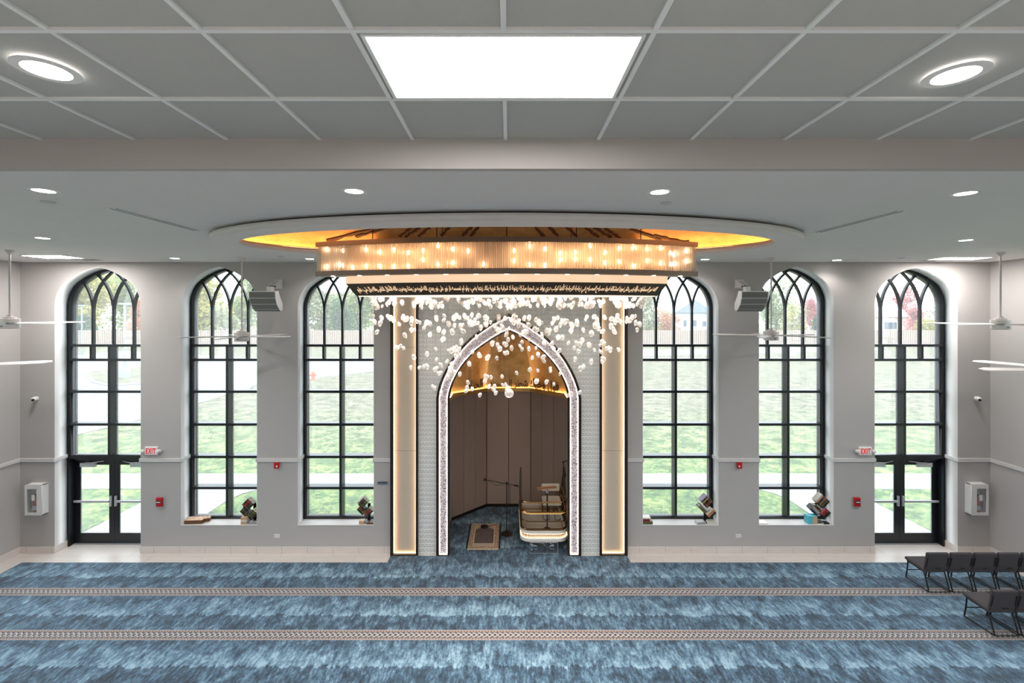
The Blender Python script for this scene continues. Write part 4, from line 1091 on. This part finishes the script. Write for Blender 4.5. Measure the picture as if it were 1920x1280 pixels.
# ======================================================= SMALL WALL EQUIPMENT
def exit_sign(px0, px1, py0, py1, lab):
    x0, x1, z0, z1 = X(px0), X(px1), Z(py1), Z(py0); xc = (x0+x1)/2
    t = thing('exit_sign', lab, 'exit sign', (xc, D, (z0+z1)/2))
    MB().box(x0, x1, D-.055, D-.001, z0, z1).build('housing', M_WHITE, t, bevel=.012)
    me = text_mesh('EXIT', .2, .002, .004, 3, 1.22); xs = [v.co.x for v in me.vertices]; ys = [v.co.y for v in me.vertices]
    wx, wy = (x1-x0)*.74, (z1-z0)*.68
    for v in me.vertices:
        a = (v.co.x-min(xs))/(max(xs)-min(xs))-.5; b = (v.co.y-min(ys))/(max(ys)-min(ys))-.5
        v.co = (xc+a*wx, D-.057-v.co.z, (z0+z1)/2+b*wy)
    o = link('lettering', me, emit('exit_red', (225, 30, 36), .42), t); o['label'] = 'red lettering EXIT'
    for s in (-1, 1):
        xx = xc+s*((x1-x0)/2+.04)
        MB().tube([(xx-s*.05, D-.03, (z0+z1)/2), (xx, D-.04, (z0+z1)/2)], .018, 8).build('lamp_arm', M_WHITE, t)
        MB().lathe([(0, -.045), (.035, -.04), (.045, 0.), (.03, .035), (0, .04)], (0, 0, 0), 14).build('emergency_lamp', M_WHITE, None, smooth=True)
        l = bpy.data.objects[-1] if False else [o_ for o_ in COL.objects if o_.name.startswith('emergency_lamp') and o_.parent is None][0]
        l.parent = t; l.location = Vector((xx, D-.06, (z0+z1)/2))-t.location; l.rotation_euler = (PI/2*.8, 0, -s*.5)
exit_sign(274, 298, 836.5, 851.5, 'red and white EXIT sign between the two leftmost windows')
exit_sign(1608, 1632, 837, 852, 'red and white EXIT sign between the two rightmost windows')
def cabinet(px0, px1, py0, py1, side, lab, lab2):
    dp = .17; df = D-dp
    x0, x1, z0, z1 = X(px0, df), X(px1, df), Z(py1, df), Z(py0, df)
    t = thing('extinguisher_cabinet', lab, 'cabinet', ((x0+x1)/2, D, z0))
    MB().box(x0, x1, D-.02, D-.001, z0, z1).build('back_panel', M_WHITE, t)
    for a in ((x0, x0+.015, z0, z1), (x1-.015, x1, z0, z1), (x0, x1, z0, z0+.015), (x0, x1, z1-.015, z1)):
        MB().box(a[0], a[1], D-dp+.02, D-.02, a[2], a[3]).build('side_panel', M_WHITE, t)
    bw = .055; e = .07
    wl, wr = (x0+bw, x1-bw-e) if side < 0 else (x0+bw+e, x1-bw)
    dr = plate('door', [rect(x0, x1, z0, z1), rect(wl, wr, z0+.07, z1-.1)], D-dp, D-dp+.02, M_WHITE, t)
    MB().box(wl-.004, wr+.004, D-dp+.008, D-dp+.012, z0+.066, z1-.096).build('door_glass', M_CLEAR, dr)
    ex = thing('fire_extinguisher', lab2, 'fire extinguisher', ((wl+wr)/2+(-side)*.02, D-.09, z0+.016))
    xx, yy, zz = ex.location; zz += .001
    MB().lathe([(0, zz), (.055, zz), (.06, zz+.01), (.06, zz+.32), (.05, zz+.37), (.022, zz+.40), (.022, zz+.43), (0, zz+.43)], (xx, yy, 0), 20).build('cylinder', M_RED, ex, smooth=True)
    MB().box(xx-.05, xx+.02, yy-.02, yy+.02, zz+.43, zz+.455).build('lever', M_BLK, ex)
    MB().lathe([(.0605, zz+.09), (.0605, zz+.2), (.059, zz+.2), (.059, zz+.09)], (xx, yy, 0), 20).build('paper_label', M_WHITE, ex)
    MB().box(xx-.03, xx+.045, yy-.075, yy-.07, zz+.33, zz+.47).build('inspection_tag', M_WHITE, ex)
    MB().tube([(xx-.02, yy, zz+.43), (xx+side*.08, yy-.01, zz+.41), (xx+side*.105, yy-.02, zz+.28), (xx+side*.09, yy-.02, zz+.14)], .010, 8).build('hose', M_BLK, ex, smooth=True)
cabinet(46, 78, 909, 966, -1, 'white fire extinguisher cabinet beside the left corner', 'red fire extinguisher inside the left wall cabinet')
cabinet(1822, 1854, 908, 966, 1, 'white fire extinguisher cabinet beside the right corner', 'red fire extinguisher inside the right wall cabinet')
for px, s, lab in ((69, -1, 'white security camera on the wall left of the leftmost window'), (1830, 1, 'white security camera on the wall right of the rightmost window')):
    x, z = X(px), Z(747)
    t = thing('security_camera', lab, 'security camera', (x, D, z))
    MB().cyl((x, D-.03, z), (x, D-.001, z), .055, 18).build('mount', M_WHITE, t)
    MB().ball((x, D-.06, z), .058, 2).build('housing', M_WHITE, t, smooth=True)
    MB().cyl((x+s*-.02, D-.118, z-.015), (x-s*.015, D-.095, z-.012), .03, 14).build('lens', M_BLK, t)
for px, lab in ((300.5, 'red fire alarm pull station beside the left door'), (1605.5, 'red fire alarm pull station beside the right door')):
    x, z = X(px), Z(940)
    t = thing('fire_alarm_pull', lab, 'fire alarm', (x, D, z))
    MB().box(x-.075, x+.075, D-.05, D-.001, z-.11, z+.11).build('housing', M_RED, t, bevel=.01)
    MB().box(x-.05, x+.05, D-.056, D-.05, z-.03, z+.04).build('window', M_BLK, t)
    MB().box(x-.045, x+.045, D-.068, D-.056, z-.005, z+.015).build('pull_handle', M_WHITE, t)
    MB().box(x-.07, x+.07, D-.045, D-.001, z-.13, z-.11).build('clear_base', M_ALU, t)
for px, lab in ((520, 'red alarm strobe under the rail left of the niche'), (1385, 'red alarm strobe under the rail right of the niche')):
    x, z = X(px), Z(871)
    t = thing('alarm_strobe', lab, 'alarm strobe', (x, D, z))
    MB().box(x-.06, x+.06, D-.06, D-.032, z-.075, z+.075).build('housing', M_RED, t, bevel=.008)
    MB().box(x-.05, x+.05, D-.033, D-.001, z-.07, z+.06).build('back_box', M_RED, t)
    MB().ball((x+(.015 if px < 900 else -.015), D-.062, z-.02), (.022, .015, .022), 2).build('flash_lens', M_WHITE, t, smooth=True)
for px, lab in ((519.5, 'white wall outlet low on the pier left of the niche'), (1384.5, 'white wall outlet low on the pier right of the niche')):
    x, z = X(px), Z(1004)
    t = thing('wall_outlet', lab, 'outlet', (x, D, z))
    MB().box(x-.068, x+.068, D-.008, D-.001, z-.045, z+.045).build('cover_plate', M_WHITE, t, bevel=.004)
    for q in (-.03, .03): MB().box(x+q-.018, x+q+.018, D-.011, D-.008, z-.022, z+.022).build('socket', M_TRIM, t)
x, z = X(717.5), Z(905)
t = thing('wall_plaque', 'small slate blue name plaque on the pier left of the niche', 'plaque', (x, D, z))
MB().box(x-.125, x+.125, D-.02, D-.001, z-.04, z+.04).build('plate', mat('slate_blue_plastic', (122, 134, 146), .4), t, bevel=.003)
MB().box(x-.105, x+.105, D-.023, D-.02, z-.003, z+.028).build('dark_strip', mat('navy_strip', (60, 70, 84), .4), t)
# ======================================================== LIGHTS IN CEILINGS
M_LIT = emit('led_disc', (255, 248, 244), 9.)
M_LITP = emit('led_panel', (255, 251, 247), 7.)
M_TRIMR = mat('white_trim_ring', (240, 238, 238), .4)
def downlight(x, y, zc, r, lab, grp):
    t = thing('downlight', lab, 'downlight', (x, y, zc), 0, grp)
    MB().lathe([(r*.72, zc-.006), (r, zc-.004), (r*1.0, zc-.0005), (r*.74, zc-.0005)], (x, y, 0), 28, False).build('trim_ring', M_TRIMR, t)
    MB().cyl((x, y, zc-.004), (x, y, zc-.001), r*.72, 28).build('lens', M_LIT, t)
for px, py, lab in ((88, 131, 'round downlight in the tiled ceiling left of the bright panel'), (1791.5, 140, 'round downlight in the tiled ceiling right of the bright panel')):
    d = 1.133*F/(HY-py); downlight(X(px, d), d, TCEIL, .125, lab, 'downlights')
for px, py, lab in ((82, 357, 'downlight near the left end of the front ceiling row'), (664, 358, 'downlight above the left half of the oval ring'), (1237, 359.5, 'downlight above the right half of the oval ring'), (1810, 362, 'downlight near the right end of the front ceiling row'),
                    (80, 446, 'downlight in the left middle of the smooth ceiling'), (1811, 450, 'downlight in the right middle of the smooth ceiling'), (328, 484, 'small far downlight between the two left windows'), (581, 485, 'far downlight just left of the chandelier'),
                    (1322, 486, 'far downlight just right of the chandelier'), (1569, 487.5, 'small far downlight between the two right windows')):
    d = 1.23*F/(HY-py); downlight(X(px, d), d, CEIL, .125, lab, 'downlights')
M_LITC = emit('corner_led_panel', (255, 251, 247), 34.)
def panel_light(x0, x1, y0, y1, zc, lab, m=None):
    t = thing('light_panel', lab, 'light panel', ((x0+x1)/2, (y0+y1)/2, zc))
    plate('frame', [rect(x0-.015, x1+.015, y0-.012, y1+.012), rect(x0, x1, y0, y1)], zc-.006, zc+.008, M_TBAR, t, axis='Z')
    MB().box(x0, x1, y0, y1, zc+.001, zc+.006).build('diffuser', m or M_LITP, t)
    return t
PY0_, PY1_ = 1.133*F/(HY-68.5), 1.133*F/(HY-183.5)
PXa, PXb = X(683.5, PY0_), X(1203.5, PY0_)
panel_light(PXa+.0, PXb, PY0_+.0, PY1_, TCEIL+.004, 'large bright rectangular light panel in the tiled ceiling')
for q in (-7.32, -3.66, 3.66, 7.32):   # fill panels like the visible one, added unseen behind the view
    panel_light(q-.57, q+.57, -.1-.54, -.1, TCEIL+.004, 'added fill light panel in the unseen tiled ceiling')['group'] = 'added fill panels behind the view'
for x0, x1, y0, y1, lab in ((-10.45, -9.6, 9.78, 10.33, 'long white light panel in the far left ceiling corner'), (9.7, 10.75, 10.13, 10.6, 'long white light panel in the far right ceiling corner')):
    panel_light(x0, x1, y0, y1, CEIL-.004, lab, M_LITC if x0 < 0 else emit('corner_led_panel_right', (255, 251, 247), 24.))
M_SLOT = mat('dark_slot', (40, 40, 42), .6)
for (x, y0, y1, lab) in ((-4.66, 5.36, 6.86, 'linear slot diffuser in the ceiling left of the oval ring'), (4.73, 5.5, 7.0, 'linear slot diffuser in the ceiling right of the oval ring')):
    t = thing('slot_diffuser', lab, 'air diffuser', (x, (y0+y1)/2, CEIL))
    fr = plate('frame', [rect(x-.075, x+.075, y0, y1)]+[rect(x+q-.016, x+q+.016, y0+.02, y1-.02) for q in (-.032, .032)], CEIL-.006, CEIL-.001, M_TRIMR, t, axis='Z')
    for q in (-.032, .032): MB().box(x+q-.016, x+q+.016, y0+.02, y1-.02, CEIL-.0062, CEIL-.001).build('slot', M_SLOT, t)
for px, py, lab in ((90, 378, 'flat round sprinkler cover behind the left front downlight'), (1249, 380.5, 'flat round sprinkler cover behind the right centre downlight'), (527, 480.5, 'flat round sprinkler cover left of the chandelier'), (1690, 483.5, 'flat round sprinkler cover near the right fan')):
    d = 1.23*F/(HY-py); x = X(px, d)
    t = thing('sprinkler_cover', lab, 'sprinkler', (x, d, CEIL))
    MB().lathe([(0, CEIL-.012), (.06, CEIL-.012), (.07, CEIL-.001), (0, CEIL-.001)], (x, d, 0), 20).build('cover', M_TRIM, t)
for px, py, lab in ((170, 486.5, 'flat grey air grille beside the left ceiling panel'), (1727, 490, 'flat grey air grille beside the right ceiling panel')):
    d = 1.23*F/(HY-py); x = X(px, d); d = min(d, 10.75)
    t = thing('air_grille', lab, 'air grille', (x, d, CEIL))
    MB().box(x-.2, x+.2, d-.1, d+.1, CEIL-.012, CEIL-.001).build('frame', M_TRIM, t)
    for q in range(4): MB().box(x-.17, x+.17, d-.08+q*.04, d-.06+q*.04, CEIL-.016, CEIL-.012).build('slat', M_TAUPE, t)
# ================================================================ SILL BOOKS
BC = {'black': (30, 28, 28), 'dark green': (52, 54, 38), 'dark red': (130, 28, 36), 'brown': (96, 66, 48), 'tan': (196, 156, 112), 'white': (232, 228, 222), 'lilac': (176, 164, 196), 'cream': (214, 210, 196),
      'orange': (206, 110, 50), 'navy': (44, 56, 92), 'turquoise': (84, 176, 196), 'grey': (150, 148, 146), 'olive': (88, 88, 50), 'pale blue': (160, 190, 206), 'crimson': (168, 34, 58)}
M_PAGE = mat('paper_pages', (236, 230, 220), .9, 0, .06, 80)
def bmat(c): return mat('book_cover_'+c.replace(' ', '_'), BC[c], .5, 0, .08, 20)
M_GLINE = mat('gilt_line', (206, 172, 96), .4, .4)
def book(M, L, th, dp, c, lab, grp=None, gilt=True):
    """spine faces -Y of the local frame; x = spine length, z = thickness, y = depth"""
    o = M.to_translation()
    t = thing('book', lab, 'book', o, 0, grp)
    mb = MB(); cv = .003
    mb.rings([[M @ Vector((x, y, z)) for y, z in ((dp, -th/2), (dp, -th/2+cv), (cv, -th/2+cv), (cv, th/2-cv), (dp, th/2-cv), (dp, th/2), (0, th/2), (0, -th/2))] for x in (-L/2, L/2)])
    mb.build('cover', bmat(c), t)
    MB().box(-L/2+.004, L/2-.004, cv, dp-.006, -th/2+cv, th/2-cv, M).build('pages', M_PAGE, t)
    if gilt:
        for q in (-.34, .30): MB().box(q*L-.004, q*L+.004, -.001, 0.0005, -th/2+.004, th/2-.004, M).build('gilt_band', M_GLINE, t)
    return t
ORD = ['first', 'second', 'third', 'fourth', 'fifth', 'sixth', 'seventh', 'eighth']
def stack(px, py, d, ang, cols, L, ths, dp, tilt_name, place):
    """books piled perpendicular to their spines; ang = spine direction in degrees in the wall plane"""
    c = W(px, py, d); a = math.radians(ang); tot = sum(ths)
    Mr = Matrix.Translation(c) @ Matrix.Rotation(-a, 4, 'Y')
    z = tot/2
    for i, (col, th) in enumerate(zip(cols, ths)):
        z -= th/2
        book(Mr @ Matrix.Translation((random.uniform(-.008, .008), -dp/2+random.uniform(-.008, .01), z)), L+random.uniform(-.02, .02), th-.002, dp, col,
             '%s book, %s from top, %s, rack on %s' % (col, ORD[i], tilt_name, place), 'books in the sill racks')
        z -= th/2
def rack(px, d, zb, h, lab, cells):
    x = X(px, d)
    t = thing('book_rack', lab, 'book rack', (x, d, zb))
    MB().box(x-.12, x+.12, d-.09, d+.09, zb, zb+.012).build('base', M_BLK, t, bevel=.003)
    MB().box(x-.035, x+.035, d+.085, d+.10, zb+.008, zb+h).build('spine', M_BLK, t)
    for (cx_, cz_, ang, L, tot) in cells:   # angled tray under each stack
        a = math.radians(ang); M = Matrix.Translation((cx_, d, cz_)) @ Matrix.Rotation(-a, 4, 'Y')
        MB().box(-L/2, L/2, -.08, .10, -tot/2-.008, -tot/2-.002, M).build('tray', M_BLK, t)
        MB().box(-L/2-.008, -L/2-.002, -.08, .10, -tot/2-.008, tot/2*.4, M).build('tray_end', M_BLK, t)
SILL = .697
RD = 11.29
RACKS = [
 (474, 'black angled book rack on the second windowsill from the left', 'second left sill',
  [(467, 943, 45, ['black', 'dark red', 'crimson', 'black', 'dark green', 'black'], .21, .025), (461.5, 957, -45, ['black', 'brown', 'dark green', 'black'], .17, .025), (476, 962, 45, ['black', 'olive', 'olive', 'dark green', 'black'], .21, .026)]),
 (690, 'black angled book rack on the windowsill left of the niche', 'sill left of the niche',
  [(681, 939.5, 45, ['white', 'brown', 'dark green', 'black', 'olive', 'dark green'], .20, .025), (680, 954, -45, ['black', 'dark red', 'olive', 'black'], .18, .026), (691.5, 958, 45, ['olive', 'brown', 'crimson', 'black'], .2, .026)]),
 (1325, 'black angled book rack on the windowsill right of the niche', 'sill right of the niche',
  [(1322.5, 937, 45, ['lilac', 'black', 'tan', 'dark green', 'black', 'dark red', 'brown'], .21, .026), (1317, 951, -45, ['white', 'grey', 'dark green', 'brown'], .2, .026), (1331, 960, 45, ['cream', 'orange', 'tan', 'black'], .2, .027)]),
 (1533, 'black angled book rack on the second windowsill from the right', 'second right sill',
  [(1538, 937, 45, ['cream', 'tan', 'brown', 'navy', 'orange', 'dark green', 'olive', 'black'], .22, .026), (1527, 953, -45, ['black', 'brown', 'tan', 'pale blue', 'navy'], .22, .026), (1545, 960, 45, ['crimson', 'dark red', 'dark green', 'black'], .19, .027)])]
for px, lab, place, sts in RACKS:
    cells = []
    for nm, (sx, sy, ang, cols, L, th) in zip(('upper stack', 'left middle stack', 'lower right stack'), sts):
        th *= 1.25; stack(sx, sy, RD, ang, cols, L, [th]*len(cols), .15, nm, place)
        c = W(sx, sy, RD); cells.append((c.x, c.z, ang, L, th*len(cols)))
    rack(px, RD, SILL, .42, lab, cells)
def flat_book(x, y, z, L, dp, th, c, lab, rz=0.):
    return book(Matrix.Translation((x, y, z+th/2)) @ Matrix.Rotation(rz, 4, 'Z'), L, th, dp, c, lab, None, False)
YS = D+.02
for i, (th, c, l) in enumerate(((.06, 'tan', 'bottom tan book of the pile beside the second left sill rack'), (.055, 'cream', 'middle cream book of the pile beside the second left sill rack'), (.05, 'tan', 'top tan book of the pile beside the second left sill rack'))):
    flat_book(X(457.5, 11.17), YS+.0, SILL+sum((.06, .055, .05)[:i]), .14, .2, th-.001, c, l)
flat_book(X(475, 11.17), YS-.0, SILL, .22, .1, .045, 'grey', 'grey book lying flat before the second left sill rack')
flat_book(X(678, 11.17), YS, SILL, .12, .14, .075, 'tan', 'tan book lying beside the rack left of the niche')
flat_book(X(694, 11.17), YS, SILL, .16, .12, .04, 'brown', 'brown book lying before the rack left of the niche')
flat_book(X(1315, 11.17), YS, SILL, .22, .16, .045, 'grey', 'grey book lying flat before the rack right of the niche', .1)
flat_book(X(1334, 11.17), YS, SILL, .2, .14, .05, 'cream', 'cream book lying right before the rack right of the niche', -.1)
flat_book(X(1212, 11.17), YS, SILL, .30, .2, .07, 'olive', 'olive book at the bottom of the pile at the left sill end right of niche')
flat_book(X(1209, 11.17), YS+.01, SILL+.07, .24, .18, .05, 'dark red', 'dark red book in the middle of the pile right of the niche')
flat_book(X(1211, 11.17), YS+.02, SILL+.12, .24, .18, .03, 'white', 'white book on top of the pile right of the niche')
t = thing('tissue_box', 'turquoise box with tan end beside the second right sill rack', 'box', (X(1528, 11.2), D+.1, SILL))
x = X(1529, 11.17)
x -= .05
MB().box(x-.13, x+.09, D+.03, D+.2, SILL, SILL+.19).build('carton', mat('turquoise_card', (92, 190, 206), .6), t, bevel=.004)
MB().box(x-.02, x+.088, D+.026, D+.03, SILL+.004, SILL+.18).build('end_flap', mat('tan_card', (206, 168, 130), .7), t)
flat_book(X(1549, 11.17), YS, SILL, .14, .12, .03, 'black', 'black book lying right of the turquoise box')
flat_book(X(1431, 11.17), YS+.02, SILL, .24, .2, .015, 'white', 'white booklet lying at the left end of the second right sill')
# crumpled packages on the second sill
M_KRAFT = mat('kraft_paper', (226, 192, 164), .8, 0, .3, 9, .5); M_PKD = mat('brown_package_side', (112, 72, 44), .8, 0, .25, 12)
def package(px, y, w, dp, h, lab, rz):
    x = X(px, y)
    t = thing('paper_package', lab, 'package', (x, y, SILL))
    M = Matrix.Translation((x, y+dp/2, SILL)) @ Matrix.Rotation(rz, 4, 'Z')
    MB().box(-w/2, w/2, -dp/2, dp/2, 0, h*.8, M).build('box', M_PKD, t, bevel=.012)
    mb = MB(); N = 9; K = 6; RR = random.Random(int(px)); g_ = []
    for j in range(K+1):
        g_.append([mb.bm.verts.new(M @ Vector(((i/N-.5)*w*1.02, (j/K-.5)*dp*1.02, h*.8+.004+RR.random()*.03*(0 < i < N and 0 < j < K)))) for i in range(N+1)])
    for j in range(K):
        for i in range(N): mb.face([g_[j][i], g_[j][i+1], g_[j+1][i+1], g_[j+1][i]])
    mb.build('wrapping', M_KRAFT, t)
package(361, D+.03, .42, .22, .11, 'large crumpled kraft package on the second sill from the left', .05)
package(383, D+.14, .2, .12, .10, 'small wrapped packet beside the large kraft package', .35)
# balcony the picture was taken from
struct(MB().box(XL, XR, -3, 1.3, ZC-1.75, ZC-1.6).build('floor_balcony', wall_paint('balcony_carpet', (170, 168, 165))), 'balcony floor below the camera')
struct(MB().box(XL, XR, 1.3, 1.42, ZC-1.95, ZC-1.25).build('trim_3', M_WALL), 'balcony parapet below the camera')
# ===================================================================== LIGHT
w = bpy.data.worlds.new('overcast_sky'); SC.world = w; w.use_nodes = True
nt = w.node_tree; bg = nt.nodes['Background']; bg.inputs[0].default_value = (.84, .92, 1., 1); bg.inputs[1].default_value = 2.1
def area(name, loc, rot, sx, sy, power, col=(1, 1, 1), spread=PI):
    l = bpy.data.lights.new(name, 'AREA'); l.shape = 'RECTANGLE'; l.size = sx; l.size_y = sy; l.energy = power; l.color = col; l.spread = spread
    o = bpy.data.objects.new(name, l); COL.objects.link(o); o.location = loc; o.rotation_euler = rot; return o
def spot(name, loc, power, col, size=2.4, r=.08):
    l = bpy.data.lights.new(name, 'SPOT'); l.energy = power; l.color = col; l.spot_size = size; l.spot_blend = .6; l.shadow_soft_size = r
    o = bpy.data.objects.new(name, l); COL.objects.link(o); o.location = loc; return o
DLP = 110
for o in list(COL.objects):
    if o.name.startswith('downlight'):
        spot('downlight_beam', o.location-Vector((0, 0, .03)), DLP*(.14 if o.location.y > 9.5 else 1.1), (1, .95, .92))
for x in (-9.3, -5.6, -1.9, 1.9, 5.6, 9.3):      # spots without fixtures, added behind the view to fill the hall
    for y in (-1.5,):
        spot('downlight_beam', (x, y, TCEIL-.03), DLP, (1, .95, .92))
area('chandelier_glow', (XD, YC, ZC+.255), (0, 0, 0), 4.4, .55, 42, (1, .88, .76), math.radians(64))
for i in range(-3, 4):      # spots added unseen along the chandelier's back edge to brighten the mihrab
    x = i*.8; y = YC+(B1-.1)*(1-(x/A1)**2)
    MB().cyl((XD+x, y, ZC+.588), (XD+x, y, ZC+.595), .035, 12).build('spot_lens', M_LED, ch)
    o = spot('mihrab_fill_spot', (XD+x, y, ZC+.57), 32, (1, .9, .8), .85, .04); o.rotation_euler = (math.radians(55), 0, 0)
# ==================================================================== CAMERA
cam = bpy.data.cameras.new('camera'); co = bpy.data.objects.new('camera', cam); COL.objects.link(co)
co.location = (0, 0, ZC); co.rotation_euler = (PI/2, 0, 0)
cam.sensor_width = 36; cam.lens = 36*F/1920; cam.shift_x = (960-CX)/1920; cam.shift_y = (HY-640)/1920; cam.clip_end = 600; cam.clip_start = .05
SC.camera = co
vs = SC.view_settings; vs.view_transform = 'Standard'; vs.look = 'None'; vs.exposure = 1.27; vs.gamma = 1; vs.use_curve_mapping = False
cy_ = SC.cycles
cy_.max_bounces = 8; cy_.diffuse_bounces = 4; cy_.glossy_bounces = 3; cy_.transmission_bounces = 4; cy_.transparent_max_bounces = 14
cy_.caustics_reflective = False; cy_.caustics_refractive = False; cy_.sample_clamp_indirect = 4.; cy_.sample_clamp_direct = 0
cy_.use_denoising = True; cy_.use_adaptive_sampling = True; cy_.adaptive_threshold = .025
